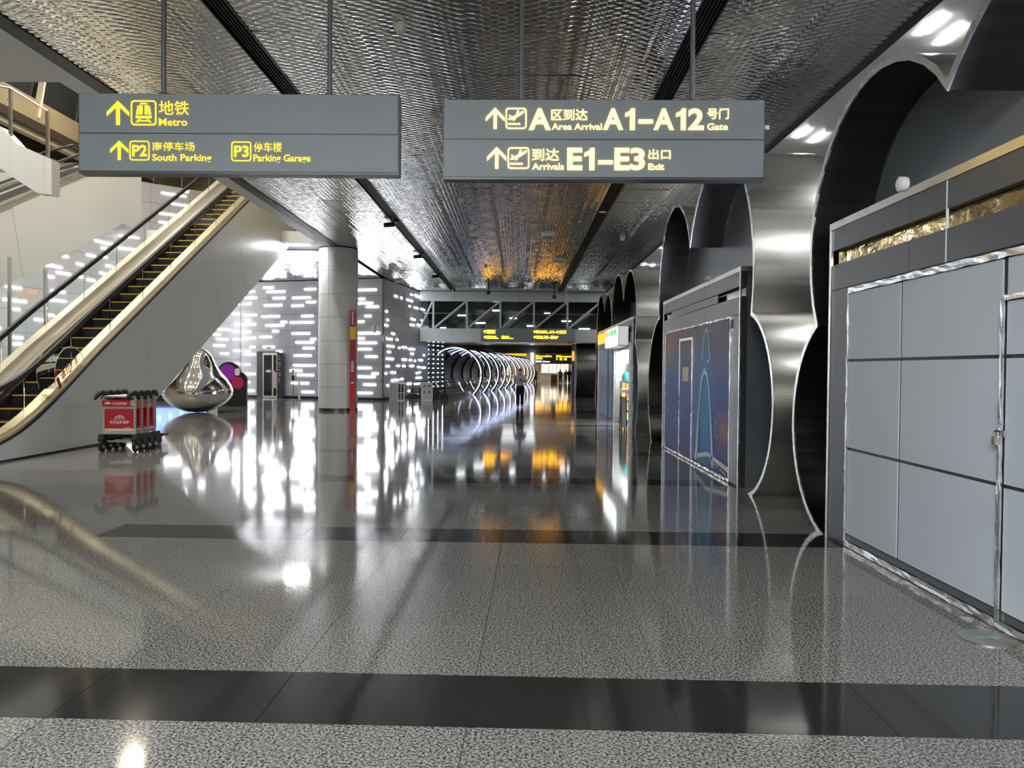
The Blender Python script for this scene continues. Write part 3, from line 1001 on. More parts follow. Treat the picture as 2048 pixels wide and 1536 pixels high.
foil(k1, 4.94, 4.978, 0.06, 2.13, KX - 0.004)
foil(k1, 3.90, 3.94, 0.06, 2.13, KX - 0.004)
foil(k1, 3.94, 4.94, 2.115, 2.148, KX - 0.004)
lk = MB().box(KX - 0.045, KX - 0.018, 4.94, 4.985, 1.19, 1.24).build('padlock', CHROME, k1)
MB().tube([(KX - 0.032, 4.948, 1.24), (KX - 0.032, 4.948, 1.27), (KX - 0.032, 4.962, 1.283), (KX - 0.032, 4.977, 1.27), (KX - 0.032, 4.977, 1.24)], 0.005, 6).build('shackle', CHROME, lk)
BX(KX - 0.02, KX - 0.012, 4.90, 4.99, 1.245, 1.285).build('hasp', CHROME, k1)
device(6.27, 3.17, 'small white round detector on the nearest kiosk roof edge')

E_COVE = emis('cove_strip', (0.75, 0.75, 1.0), 4.0)
BX(KX + 0.20, KX + 0.26, 1.2, 7.4, 3.121, 3.15).build('cove_light', E_COVE, k1)

# --- second kiosk with printed blue banner
k2 = thing('kiosk', 'closed kiosk covered by a blue night city banner inside a cloud shaped steel band', 'kiosk', (KX, 13.7, 0))
C2 = [(16.80, 1.20, 1.65), (15.55, 3.35, 1.60), (12.30, 2.95, 2.08), (10.66, 1.20, 1.29)]
cloud_band(k2, C2, 1.30)
kiosk_body(k2, 10.83, 16.6, MIDPANEL, pmat('brown_mirror', (0.18, 0.13, 0.10), 0.12, 0.9), (12.9, 14.0, 15.4))
for a, b in ((12.1, 15.75),):
    face(k2, 'slot_cover', a, b, 2.71, 2.835, MIDPANEL, 0.010)
face(k2, 'pier_panel', 10.885, 11.30, 0.03, 2.445, MIDPANEL)
face(k2, 'pier_panel', 16.30, 16.55, 0.03, 2.445, MIDPANEL)


def banner_mat():
    m = pmat('night_city_banner', (0.1, 0.15, 0.4), 0.48, spec=0.22)
    nt, N, L, b = nodes_of(m)
    g = N.new('ShaderNodeNewGeometry')
    sp = N.new('ShaderNodeSeparateXYZ')
    L.new(g.outputs['Position'], sp.inputs[0])
    n = N.new('ShaderNodeTexNoise')
    n.inputs['Scale'].default_value = 0.9
    n.inputs['Detail'].default_value = 3
    L.new(g.outputs['Position'], n.inputs['Vector'])
    a = N.new('ShaderNodeMath')
    a.operation = 'MULTIPLY_ADD'
    a.inputs[1].default_value = 0.9
    L.new(n.outputs['Fac'], a.inputs[0])
    L.new(sp.outputs['Z'], a.inputs[2])
    r = N.new('ShaderNodeValToRGB')
    mr = N.new('ShaderNodeMapRange')
    mr.inputs['From Max'].default_value = 2.9
    L.new(a.outputs[0], mr.inputs['Value'])
    L.new(mr.outputs[0], r.inputs[0])
    el = r.color_ramp.elements
    for _ in range(4):
        el.new(0.5)
    for e, (p, c) in zip(el, [(0.0, (0.03, 0.04, 0.10)), (0.18, (0.06, 0.08, 0.20)), (0.32, (0.05, 0.10, 0.40)), (0.58, (0.08, 0.17, 0.56)), (0.80, (0.16, 0.21, 0.42)), (1.0, (0.30, 0.24, 0.27))]):
        e.position = p
        e.color = (*c, 1)
    base = r.outputs[0]

    def glow(base, y, z, ry, rz, col, amt):
        mp = N.new('ShaderNodeMapping')
        mp.vector_type = 'TEXTURE'
        mp.inputs['Location'].default_value = (KX, y, z)
        mp.inputs['Scale'].default_value = (1, ry, rz)
        L.new(g.outputs['Position'], mp.inputs['Vector'])
        gr = N.new('ShaderNodeTexGradient')
        gr.gradient_type = 'QUADRATIC_SPHERE'
        L.new(mp.outputs[0], gr.inputs['Vector'])
        mu = N.new('ShaderNodeMath')
        mu.operation = 'MULTIPLY'
        mu.inputs[1].default_value = amt
        L.new(gr.outputs['Fac'], mu.inputs[0])
        mx = N.new('ShaderNodeMix')
        mx.data_type = 'RGBA'
        L.new(mu.outputs[0], mx.inputs['Factor'])
        L.new(base, mx.inputs['A'])
        mx.inputs['B'].default_value = (*col, 1)
        return mx.outputs['Result']
    base = glow(base, 15.9, 2.25, 1.6, 0.9, (0.60, 0.32, 0.20), 1.3)
    base = glow(base, 14.3, 2.45, 1.2, 0.6, (0.40, 0.20, 0.15), 1.0)
    base = glow(base, 11.7, 2.1, 1.5, 1.0, (0.20, 0.19, 0.26), 1.2)
    base = glow(base, 12.85, 1.1, 0.9, 1.8, (0.08, 0.42, 0.80), 1.6)
    base = glow(base, 11.6, 0.75, 0.9, 0.55, (0.40, 0.20, 0.16), 1.2)
    # city lights
    v = N.new('ShaderNodeTexVoronoi')
    v.inputs['Scale'].default_value = 9.0
    L.new(g.outputs['Position'], v.inputs['Vector'])
    lt = N.new('ShaderNodeMath')
    lt.operation = 'LESS_THAN'
    lt.inputs[1].default_value = 0.22
    L.new(v.outputs['Distance'], lt.inputs[0])
    band = N.new('ShaderNodeMapRange')
    band.inputs['From Min'].default_value = 1.25
    band.inputs['From Max'].default_value = 0.85
    L.new(sp.outputs['Z'], band.inputs['Value'])
    band2 = N.new('ShaderNodeMapRange')
    band2.inputs['From Min'].default_value = 0.35
    band2.inputs['From Max'].default_value = 0.6
    L.new(sp.outputs['Z'], band2.inputs['Value'])
    n3 = N.new('ShaderNodeTexNoise')
    n3.inputs['Scale'].default_value = 1.3
    L.new(g.outputs['Position'], n3.inputs['Vector'])
    n3r = N.new('ShaderNodeMapRange')
    n3r.inputs['From Min'].default_value = 0.45
    n3r.inputs['From Max'].default_value = 0.65
    L.new(n3.outputs['Fac'], n3r.inputs['Value'])
    cur = lt.outputs[0]
    for s in (band, band2, n3r):
        mu = N.new('ShaderNodeMath')
        mu.operation = 'MULTIPLY'
        L.new(cur, mu.inputs[0])
        L.new(s.outputs[0], mu.inputs[1])
        cur = mu.outputs[0]
    mx = N.new('ShaderNodeMix')
    mx.data_type = 'RGBA'
    L.new(cur, mx.inputs['Factor'])
    L.new(base, mx.inputs['A'])
    mx.inputs['B'].default_value = (0.75, 0.55, 0.42, 1)
    L.new(mx.outputs['Result'], b.inputs['Base Color'])
    # wrinkles of the vinyl
    mp = N.new('ShaderNodeMapping')
    mp.inputs['Rotation'].default_value = (0.9, 0, 0)
    mp.inputs['Scale'].default_value = (1, 6, 1.2)
    L.new(g.outputs['Position'], mp.inputs['Vector'])
    n2 = N.new('ShaderNodeTexNoise')
    n2.inputs['Scale'].default_value = 1.5
    n2.inputs['Detail'].default_value = 2
    L.new(mp.outputs[0], n2.inputs['Vector'])
    bp = N.new('ShaderNodeBump')
    bp.inputs['Distance'].default_value = 0.006
    L.new(n2.outputs['Fac'], bp.inputs['Height'])
    L.new(bp.outputs[0], b.inputs['Normal'])
    return m


BANNER = banner_mat()
PRINT_CY = pmat('banner_print_cyan', (0.10, 0.42, 0.68), 0.3)
PRINT_W = pmat('banner_print_white', (0.62, 0.70, 0.76), 0.3)
PRINT_O = pmat('banner_print_orange', (0.62, 0.30, 0.10), 0.3)
face(k2, 'banner', 11.34, 13.70, 0.06, 2.42, BANNER, 0.010)
face(k2, 'banner', 14.86, 16.27, 0.06, 2.42, BANNER, 0.010)
face(k2, 'banner', 13.70, 14.86, 2.27, 2.42, BANNER, 0.010)
dk = BX(KX - 0.004, KX + 0.018, 13.80, 14.76, 0.05, 2.20).build('door_leaf', BANNER, k2)
for a, b, c, d in ((13.71, 13.79, 0.02, 2.25), (14.77, 14.85, 0.02, 2.25), (13.79, 14.77, 2.205, 2.25)):
    BX(KX - 0.012, KX + 0.02, a, b, c, d).build('door_frame', FOIL, k2)
BX(KX - 0.008, KX - 0.0045, 14.05, 14.55, 1.72, 1.84).build('door_plate', BLACK, dk)
BX(KX - 0.008, KX - 0.0045, 14.05, 14.55, 1.45, 1.71).build('door_notice', PLASTIC_W, dk)
BX(KX - 0.05, KX - 0.013, 14.76, 14.84, 1.08, 1.16).build('door_lock', CHROME, k2)
fr2 = (Vector((KX + 0.007, 0, 0)), Vector((0, 1, 0)), Vector((0, 0, 1)), Vector((-1, 0, 0)))


def arch_strip(cy, half, z0, top, w0, w1):
    outer, inner = [], []
    for k in range(21):
        s = -1 + 2 * k / 20
        y = cy + half * s
        z = z0 + (top - z0) * (1 - abs(s) ** 2.4)
        outer.append((y, z + w1 * (1 - abs(s)) * 0.6))
        inner.append((cy + (half - w0) * s, z - w0 * (1 - abs(s)) * 0.5))
    polys = []
    for i in range(20):
        polys.append([outer[i], outer[i + 1], inner[i + 1], inner[i]])
    return polys


plate(fr2, arch_strip(12.85, 0.66, 0.10, 1.66, 0.16, 0.06), PRINT_CY, k2, 'printed_arch', 0.0050, 0.002)
plate(fr2, arch_strip(12.82, 0.55, 0.14, 1.62, 0.055, 0.05), PRINT_W, k2, 'printed_arch', 0.0065, 0.001)
plate(fr2, arch_strip(12.78, 0.28, 1.84, 2.33, 0.045, 0.035), PRINT_W, k2, 'printed_arch', 0.0050, 0.002)
plate(fr2, [[(12.55, 1.80), (12.68, 1.79), (12.68, 1.82), (12.55, 1.83)]], PRINT_W, k2, 'printed_lights', 0.0065, 0.001)
plate(fr2, [[(13.5, 0.20), (12.6, 0.32), (11.36, 0.22), (11.36, 0.14), (12.6, 0.25), (13.5, 0.12)]], PRINT_W, k2, 'printed_road', 0.0065, 0.001)
plate(fr2, [[(11.8, 0.16), (11.45, 0.10), (11.45, 0.08), (11.8, 0.13)], [(12.2, 0.19), (11.9, 0.17), (11.9, 0.15), (12.2, 0.165)]], PRINT_O, k2, 'printed_lights', 0.0065, 0.001)
foil(k2, 11.30, 16.30, 2.42, 2.448)
foil(k2, 11.30, 16.30, 0.01, 0.055)
foil(k2, 11.30, 11.335, 0.06, 2.42)
foil(k2, 16.272, 16.30, 0.06, 2.42)
for y in (11.24, 16.36):
    face(k2, 'corner_bracket', y - 0.03, y + 0.03, 2.27, 2.40, BLACK, 0.02)
device(12.7, 3.17, 'small white round detector on the banner kiosk roof edge')

BX(KX + 0.20, KX + 0.26, 11.1, 16.3, 3.121, 3.15).build('cove_light', E_COVE, k2)

# --- third kiosk: lit shop and poster boards
k3 = thing('kiosk', 'long kiosk with a lit shop and pale blue posters in a scalloped steel band', 'kiosk', (KX, 25.5, 0))
C3 = [(29.30, 1.15, 1.70), (29.30, 3.05, 1.45), (27.10, 3.00, 1.32), (24.35, 3.15, 1.52), (21.78, 3.10, 1.38), (21.65, 1.15, 1.72)]
cloud_band(k3, C3, 1.30)
Y0, Y1, SH0, SH1 = 20.95, 30.2, 21.75, 25.0
BX(KX + 0.03, 6.8, SH1 + 0.25, Y1, 0, 3.05).build('body', MIDPANEL, k3)
BX(KX + 0.03, 6.8, Y0, SH0 - 0.12, 0, 3.05).build('body', MIDPANEL, k3)
BX(KX + 0.03, 6.8, SH0 - 0.12, SH1 + 0.25, 2.25, 3.05).build('shop_head', MIDPANEL, k3)
BX(6.5, 6.8, SH0 - 0.12, SH1 + 0.25, 0, 2.249).build('shop_back_wall', WHITE, k3)
BX(KX + 0.04, 6.49, SH1 + 0.02, SH1 + 0.249, 0, 2.249).build('shop_side_wall', WHITE, k3)
BX(KX + 0.04, 6.49, SH0 - 0.119, SH0 - 0.02, 0, 2.249).build('shop_side_wall', WHITE, k3)
BX(KX + 0.3, 6.4, SH0 + 0.1, SH1 - 0.1, 2.22, 2.248).build('shop_ceiling_light', E_SHOP, k3)
BX(KX + 0.02, 6.82, Y0 - 0.01, Y1 + 0.01, 3.052, 3.12).build('top_rail', STEEL, k3)
for yy in (Y0, SH0 - 0.10, SH1 + 0.05, Y1 - 0.05):
    BX(KX, KX + 0.028, yy, yy + 0.06, 0, 3.05 if yy in (Y0, Y1 - 0.05) else 2.45).build('corner_trim', EDGE, k3)
BX(KX + 0.01, KX + 0.029, Y0 + 0.08, SH0 - 0.13, 2.46, 2.70).build('lower_panel', MIDPANEL, k3)
BX(KX + 0.02, KX + 0.029, Y0 + 0.08, SH0 + 0.5, 2.71, 2.83).build('mirror_slot', BLACK, k3)
POST = noise_rough(pmat('pale_blue_poster', (0.30, 0.42, 0.62), 0.35), (1, 3, 0.8), 4, 0.3, 0.4, ((0.24, 0.33, 0.55), (0.38, 0.50, 0.70)))
POSTI = noise_rough(pmat('poster_print', (0.2, 0.2, 0.45), 0.35), (1, 5, 3), 4, 0.3, 0.4, ((0.09, 0.10, 0.30), (0.45, 0.32, 0.42)))
for a, b in ((25.7, 26.75), (26.77, 28.1), (28.12, 29.2)):
    p = BX(KX + 0.012, KX + 0.029, a, b, 0.04, 2.42).build('poster_panel', POST, k3)
    BX(KX + 0.009, KX + 0.0119, a + 0.1, b - 0.08, 0.85, 1.45).build('poster_print', POSTI, p)
    for q in range(3):
        yq = a + 0.2 + 0.27 * q
        BX(KX + 0.009, KX + 0.0119, yq, yq + 0.05, 0.5, 0.84 ).build('poster_print', POSTI, p)
BX(KX - 0.03, KX + 0.009, 26.70, 26.80, 0.02, 2.42).build('poster_door_frame', GREYCLAD, k3)
sh = MB().box(KX - 0.02, KX + 0.029, 25.15, 30.1, 2.62, 3.0).build('fascia_sign', E_ORANGE, k3)
lb = BX(KX - 0.32, KX - 0.025, 21.6, 24.7, 2.32, 2.90).build('lightbox', WHITE)
tag(lb, 'white glowing lightbox sign projecting above the lit shop', 'sign')
BX(KX - 0.335, KX - 0.321, 21.64, 24.66, 2.35, 2.87).build('light_face', E_SIGNW, lb)
BX(KX - 0.30, KX - 0.04, 21.585, 21.599, 2.35, 2.87).build('end_face', emis('lightbox_side', (0.9, 0.93, 0.95), 0.45), lb)
for i, (a, b, mt) in enumerate(((21.9, 22.4, E_GREEN), (22.55, 23.2, E_GREEN), (23.35, 23.75, E_GREEN), (23.85, 24.6, E_ORANGE))):
    BX(KX - 0.342, KX - 0.336, a, b, 2.66, 2.82).build('sign_character', mt, lb)

# goods in the shop
rs = random.Random(5)
sf = thing('display_shelf', 'white display shelf full of boxed goods inside the lit shop', 'shelf', (4.4, 24.85, 0))
BX(3.5, 6.2, 24.9, 25.0, 0, 1.9).build('back_board', WHITE, sf)
for z in (0.12, 0.55, 0.98, 1.41, 1.84):
    BX(3.5, 6.2, 24.55, 24.899, z, z + 0.03).build('shelf_board', WHITE, sf)
GOODC = [pmat('goods_%d' % i, c, 0.4) for i, c in enumerate([(0.7, 0.28, 0.05), (0.75, 0.12, 0.05), (0.1, 0.35, 0.6), (0.75, 0.6, 0.15), (0.2, 0.5, 0.25), (0.8, 0.8, 0.8)])]
for z in (0.15, 0.58, 1.01, 1.44):
    x = 3.52
    while x < 6.0:
        w = rs.uniform(0.12, 0.3)
        gi = rs.randrange(6)
        o = BX(x, x + w, 24.6, 24.85, z + 0.001, z + rs.uniform(0.2, 0.36)).build('goods_box', GOODC[gi])
        cname = ['orange', 'red', 'blue', 'yellow', 'green', 'white'][gi]
        sname = {0.15: 'lowest', 0.58: 'second lowest', 1.01: 'second highest', 1.44: 'top'}[z]
        tag(o, '%s packaged box on the %s board of the white shop shelf' % (cname, sname), 'box', 'goods on the shop shelf')
        x += w + 0.03
ct = thing('shop_counter', 'white counter inside the lit shop', 'counter', (4.6, 23.0, 0))
BX(4.4, 4.95, 22.4, 23.9, 0, 0.92).build('counter_body', WHITE, ct)
BX(4.36, 4.99, 22.36, 23.94, 0.921, 0.96).build('counter_top', SOFFIT, ct)
rk = thing('goods_rack', 'tall rack of orange packets just inside the lit shop front', 'rack', (3.4, 24.2, 0))
BX(3.22, 3.66, 24.36, 24.40, 0, 1.30).build('back_panel', WHITE, rk)
BX(3.63, 3.66, 24.05, 24.359, 0, 1.30).build('side_panel', WHITE, rk)
for z in (0.08, 0.40, 0.72, 1.04):
    BX(3.22, 3.629, 24.05, 24.359, z, z + 0.025).build('shelf_board', WHITE, rk)
    for i in range(3):
        o = BX(3.235 + 0.13 * i, 3.345 + 0.13 * i, 24.08, 24.33, z + 0.026, z + 0.026 + rs.uniform(0.16, 0.22)).build('snack_packet', GOODC[[0, 0, 3, 1][(i + int(z * 20)) % 4]])
        tag(o, 'orange snack packet on the rack at the shop front', 'packet', 'packets on the orange rack')
o = MB().lathe([(0.14, 0), (0.17, 0.06), (0.15, 0.20), (0.07, 0.28)], (3.42, 24.2, 1.302), 12).build('teal_bag', pmat('teal', (0.05, 0.45, 0.5), 0.5), None, True)
tag(o, 'teal bag lying on top of the orange packet rack', 'bag')
BX(3.22, 3.66, 24.05, 24.40, 1.3005, 1.3015).build('top_board', WHITE, rk)
ab = thing('a_frame_board', 'black folding display board leaning open in front of the lit shop', 'board', (2.86, 20.95, 0))
for dx in (-0.07, 0.07):
    MB().tube([(2.86 + dx, 20.75, 0.0), (2.86 + dx, 20.93, 0.95)], 0.014, 6).build('leg', BLACK, ab)
    MB().tube([(2.86 + dx, 21.15, 0.0), (2.86 + dx, 20.95, 0.95)], 0.014, 6).build('leg', BLACK, ab)
MB().prism([(20.762, 0.10), (20.782, 0.10), (20.938, 0.92), (20.918, 0.92)], 'x', 2.80, 2.92).build('board_panel', PRINT_W, ab)

# --- steel clad band of the next kiosk beyond the footbridge
k4 = thing('kiosk', 'steel banded kiosk beyond the footbridge', 'kiosk', (3.6, 46.5, 0))
pz = [(46.2 - 1.6 * math.cos(a), 1.5 + 1.55 * math.sin(a)) for a in [math.radians(-70 + 140 * k / 16) for k in range(17)]]
pz = [(46.4 - 1.2 * math.cos(math.radians(-70 + 140 * k / 16)), 3.2 * k / 16) for k in range(17)]
MB().add([(3.42, *p) for p in pz] + [(4.55, *p) for p in pz] + [(3.42, 47.2, 0), (3.42, 47.2, 3.2), (4.55, 47.2, 0), (4.55, 47.2, 3.2)],
         [(i, i + 1, 17 + i + 1, 17 + i) for i in range(16)] + [tuple(list(range(17)) + [35, 34]), tuple([17 + i for i in range(17)] + [37, 36]), (0, 17, 36, 34), (16, 33, 37, 35)]).build('band_skin', DSTEEL, k4, True)
o = thing('pillar', 'slim pale pillar with an orange sign box near the footbridge', 'pillar', (4.05, 57, 0))
BX(3.95, 4.35, 57.0, 57.4, 0, 4.69).build('shaft', GREYCLAD, o)
BX(3.93, 4.37, 56.98, 57.0 - 0.002, 2.3, 3.0).build('sign_box', emis('pillar_sign', (1, 0.45, 0.05), 0.9), o)

# green glass light set into the floor
fl = thing('floor_light', 'round green evacuation light in a steel ring set in the floor', 'floor light', (2.93, 4.77, 0))
MB().lathe([(0.135, 0.0), (0.165, 0.0), (0.165, 0.006), (0.135, 0.008)], (2.93, 4.77, 0.0005), 32).build('ring', STEEL, fl, True)
MB().lathe([(0.0, 0.001), (0.134, 0.001), (0.134, 0.006), (0.0, 0.007)], (2.93, 4.77, 0.0005), 32).build('glass_disc', noise_rough(pmat('green_glass', (0.06, 0.20, 0.14), 0.25), (30, 30, 30), 3, 0.2, 0.4, ((0.04, 0.15, 0.10), (0.10, 0.27, 0.19))), fl, True)
fr_f = (Vector((2.93, 4.77, 0.008)), Vector((1, 0, 0)), Vector((0, 1, 0)), Vector((0, 0, 1)))
plate(fr_f, [[(-0.09, 0.01), (0.02, 0.01), (0.02, 0.04), (0.08, 0.0), (0.02, -0.04), (0.02, -0.01), (-0.09, -0.01)]], pmat('green_mark', (0.16, 0.36, 0.26), 0.4), fl, 'arrow_mark', 0.0012, 0.001)

# ------------------------------------------------------------------ main escalator
EX = -8.7
DECK = [(9.6, 0.26), (12.2, 0.27), (12.9, 0.36), (13.4, 0.52), (13.9, 0.75), (14.4, 1.03), (14.9, 1.33), (15.91, 1.95), (24.36, 6.80), (27.6, 8.66), (28.3, 8.98), (29.0, 9.12), (30.6, 9.15)]


def interp(prof, y):
    for (a, b), (c, d) in zip(prof[:-1], prof[1:]):
        if a <= y <= c:
            return b + (d - b) * (y - a) / (c - a)
    return prof[0][1] if y < prof[0][0] else prof[-1][1]


def dk_z(y):
    return interp(DECK, y)


def bot_z(y):
    return max(0.0, 0.95 + 0.503 * (y - 18.59))


def strip(prof, z_off, th, x0, x1):
    """bar that follows the profile"""
    up = [(y, z + z_off) for y, z in prof]
    dn = [(y, z + z_off - th) for y, z in reversed(prof)]
    return MB().prism(up + dn, 'x', x0, x1)


DENSE = [(9.6 + 0.25 * k, dk_z(9.6 + 0.25 * k)) for k in range(85)]
WARM_STEEL = noise_rough(pmat('steel_warm_reflection', (0.55, 0.47, 0.31), 0.36, 1.0), (2, 4, 4), 2, 0.34, 0.40)  # golden reflection of the warm upper storey tinted into the steel
WARM_STEEL2 = pmat('steel_faint_warm_reflection', (0.46, 0.42, 0.34), 0.40, 1.0)  # fainter tint of the same painted warm reflection
esc = thing('escalator', 'long escalator with glass sides and pale grey cladding rising into the atrium', 'escalator', (-9.4, 13.0, 0))
cuts = [9.6, 11.4, 13.4, 15.6, 17.6, 19.6, 21.6, 23.6, 25.6, 27.6, 29.2, 30.6]
for a, b in zip(cuts[:-1], cuts[1:]):
    oa = 0.30 * (dk_z(a) - bot_z(a)) if a > 13.5 else 0
    ob = 0.30 * (dk_z(b) - bot_z(b)) if b > 13.5 else 0
    if b > 30:
        oa, ob = min(oa, 0.6), 0
    top = [p for p in DENSE if a + 0.02 < p[0] < b - 0.02]
    poly = [(a + 0.006, dk_z(a) - 0.05)] + [(y, z - 0.05) for y, z in top] + [(b - 0.006, dk_z(b) - 0.05)]
    nb = 6
    for k in range(nb + 1):
        y = (b + ob - 0.006) + (a + oa + 0.012 - b - ob) * k / nb
        poly.append((y, bot_z(y)))
    MB().prism(poly, 'x', EX - 0.05, EX).build('cladding_panel', WHITECLAD, esc)
BX(EX + 0.0005, EX + 0.004, 9.6, 16.9, 0.0, 0.035).build('plinth', BLACK, esc)
# underside, rear side
ys = [16.7 + 0.5 * k for k in range(29)]
MB().prism([(y, bot_z(y)) for y in ys] + [(y, bot_z(y) + 0.05) for y in reversed(ys)], 'x', -10.15, EX - 0.06).build('underside', WHITECLAD, esc)
sd = [p for p in DENSE]
MB().prism([(y, z - 0.05) for y, z in sd] + [(y, bot_z(y)) for y in [30.6, 26, 22, 18, 16.7, 9.6]], 'x', -10.2, -10.15).build('rear_cladding', WHITECLAD, esc)
strip(DENSE, -0.001, 0.05, EX - 0.06, EX + 0.008).build('shadow_gap', BLACK, esc)
strip(DENSE, 0.05, 0.048, EX - 0.34, EX + 0.004).build('deck_cover', WARM_STEEL, esc)
strip(DENSE, 0.05, 0.10, -10.42, -9.80).build('deck_cover', WARM_STEEL2, esc)
strip(DENSE, 0.04, 0.42, -9.795, -9.775).build('skirt_panel', BLACK, esc)
strip(DENSE, 0.04, 0.42, EX - 0.365, EX - 0.345).build('skirt_panel', BLACK, esc)
strip(DENSE, -0.06, 0.03, -9.774, -9.755).build('skirt_brush', EDGE, esc)
gy = [12.2 + 1.45 * k for k in range(13)]
for a, b in zip(gy[:-1], gy[1:]):
    ysb = [a + 0.008 + (b - a - 0.016) * k / 6 for k in range(7)]
    for gx in (EX - 0.13, -10.22):
        MB().prism([(y, dk_z(y) + 0.052) for y in ysb] + [(y, dk_z(y) + 0.80) for y in reversed(ysb)], 'x', gx - 0.006, gx + 0.006).build('glass_pane', GLASS, esc)
for hx in (EX - 0.13, -10.10):
    path = [(hx, 11.9 - 0.42 * math.sin(a), 0.69 - 0.42 * math.cos(a)) for a in [math.pi * k / 8 for k in range(9)]]
    path += [(hx, y, z + 0.84) for y, z in DENSE if 12.1 < y < 29.4]
    MB().tube(path, 0.05, 8, flat=(0.9, 1.3)).build('handrail', HANDRAIL, esc, True)
    path2 = [(p[0] + (0.0), p[1], p[2] - 0.052) for p in path[9:]]
    MB().tube(path2, 0.008, 6).build('handrail_guide', EDGE, esc)
st_top = MB()
for k in range(37):
    y = 13.55 + 0.4 * k
    z = dk_z(y + 0.05) - 0.20
    z2 = dk_z(y + 0.45) - 0.20
    s = MB().box(-9.77, EX - 0.37, y, y + 0.405, z - 0.30, z).build('step', STEPM, esc)
    MB().box(-9.77, EX - 0.37, y - 0.004, y + 0.035, z - 0.02, z + 0.004).build('edge_line', YELLOW, s)
BX(-9.77, EX - 0.37, 9.6, 13.54, 0.0, 0.03).build('landing_plate', STEEL, esc)

# acrylic climbing guard clamped to the outer deck
yc = 14.95
sl = math.atan(0.58)


def gpt(s, h):
    return (yc + s * math.cos(sl) - h * math.sin(sl), 1.36 + s * math.sin(sl) + h * math.cos(sl))


gp = [gpt(-0.52, 0.0)] + [gpt(-0.52 + 0.0 + 0.0, 0.12)] + [gpt(0.02 + 0.52 * math.cos(a), 0.16 + 0.50 * math.sin(a)) for a in [math.pi - math.pi * k / 12 for k in range(13)]] + [gpt(0.56, 0.0)]
ag = MB().prism(gp, 'x', EX - 0.022, EX - 0.012).build('climbing_guard', ACRYL, esc)
ag['label'] = 'clear acrylic guard with red No Climbing lettering'
fp = [(p[0], p[1]) for p in gp[1:8]]
n = len(fp)
MB().add([(EX - 0.022, *p) for p in fp] + [(EX - 0.36, p[0], p[1]) for p in fp] + [(EX - 0.022, p[0] + 0.01, p[1] - 0.005) for p in fp] + [(EX - 0.36, p[0] + 0.01, p[1] - 0.005) for p in fp],
         sum([[(i, i + 1, n + i + 1, n + i), (2 * n + i, 3 * n + i, 3 * n + i + 1, 2 * n + i + 1)] for i in range(n - 1)], [])).build('guard_wing', ACRYL, ag, True)
MB().tube([(EX - 0.017, *q) for q in gp], 0.007, 6).build('guard_rim', pmat('acrylic_edge', (0.62, 0.64, 0.64), 0.2), ag, True)
MB().tube([(EX - 0.36, *q) for q in fp], 0.006, 6).build('guard_rim', pmat('acrylic_edge', (0.62, 0.64, 0.64), 0.2), ag, True)
fr_g = (Vector((EX - 0.0115, yc, 1.36)), Vector((0, math.cos(sl), math.sin(sl))), Vector((0, -math.sin(sl), math.cos(sl))), Vector((1, 0, 0)))
E_RED = pmat('red_print', (0.60, 0.015, 0.03), 0.45)
text_fit('请勿攀爬', fr_g, (-0.30, 0.42, 0.16, 0.36), E_RED, ag, 0.02, depth=0.001)
text_fit('No Climbing', fr_g, (-0.26, 0.40, 0.04, 0.13), E_RED, ag, 0.008, depth=0.001)
plate(fr_g, [rrect(-0.46, -0.36, 0.06, 0.30, 0.03), rrect(-0.46, -0.36, 0.33, 0.43, 0.04)], E_RED, ag, 'warning_mark', 0.001, 0.0005)

# ------------------------------------------------------------------ second escalator deeper in the atrium
e2 = thing('escalator', 'second escalator with folded white cladding deeper in the atrium', 'escalator', (-14.2, 12.0, 0))
T2 = [(9.5, 0.56), (19.93, 5.60), (24.42, 7.77), (25.7, 8.32), (27.43, 8.45)]
B2 = [(9.5, 0.0), (12.4, 0.0), (19.92, 3.66), (21.83, 4.47), (25.16, 6.04), (26.1, 6.48), (27.43, 6.5)]
c2 = [9.5, 12.0, 14.5, 16.6, 18.6, 20.4, 22.2, 24.0, 25.7, 27.43]
for i, (a, b) in enumerate(zip(c2[:-1], c2[1:])):
    o_ = 0.45
    oa = 0 if i == 0 else o_
    ob = 0 if i == len(c2) - 2 else o_
    ta = [(a + 0.006, interp(T2, a))] + [p for p in T2 if a < p[0] < b] + [(b - 0.006, interp(T2, b))]
    ba = [(b + ob - 0.006, interp(B2, b + ob))] + [p for p in reversed(B2) if a + oa < p[0] < b + ob] + [(a + oa + 0.006, interp(B2, a + oa))]
    MB().prism(ta + ba, 'x', -13.55, -13.5 + 0.012 * (i % 2)).build('cladding_panel', WHITECLAD, e2)
MB().prism([(p[0], p[1]) for p in B2] + [(p[0], p[1] + 0.05) for p in reversed(B2)], 'x', -15.1, -13.56).build('underside', WHITECLAD, e2)
MB().prism([(27.37, 6.5), (27.43, 6.5), (27.43, 8.45), (27.37, 8.45)], 'x', -15.1, -13.56).build('end_panel', WHITECLAD, e2)
MB().prism([(p[0], p[1] + 0.10) for p in T2] + [(p[0], p[1] + 0.001) for p in reversed(T2)], 'x', -13.9, -13.49).build('deck_cover', STEEL, e2)
MB().prism([(p[0], p[1] - 0.05) for p in T2] + [(p[0], p[1] - 0.12) for p in reversed(T2)], 'x', -14.8, -13.91).build('step_band', STEPM, e2)
MB().prism([(p[0], p[1] + 0.10) for p in T2] + [(p[0], p[1] + 0.001) for p in reversed(T2)], 'x', -15.1, -14.81).build('deck_cover', STEEL, e2)
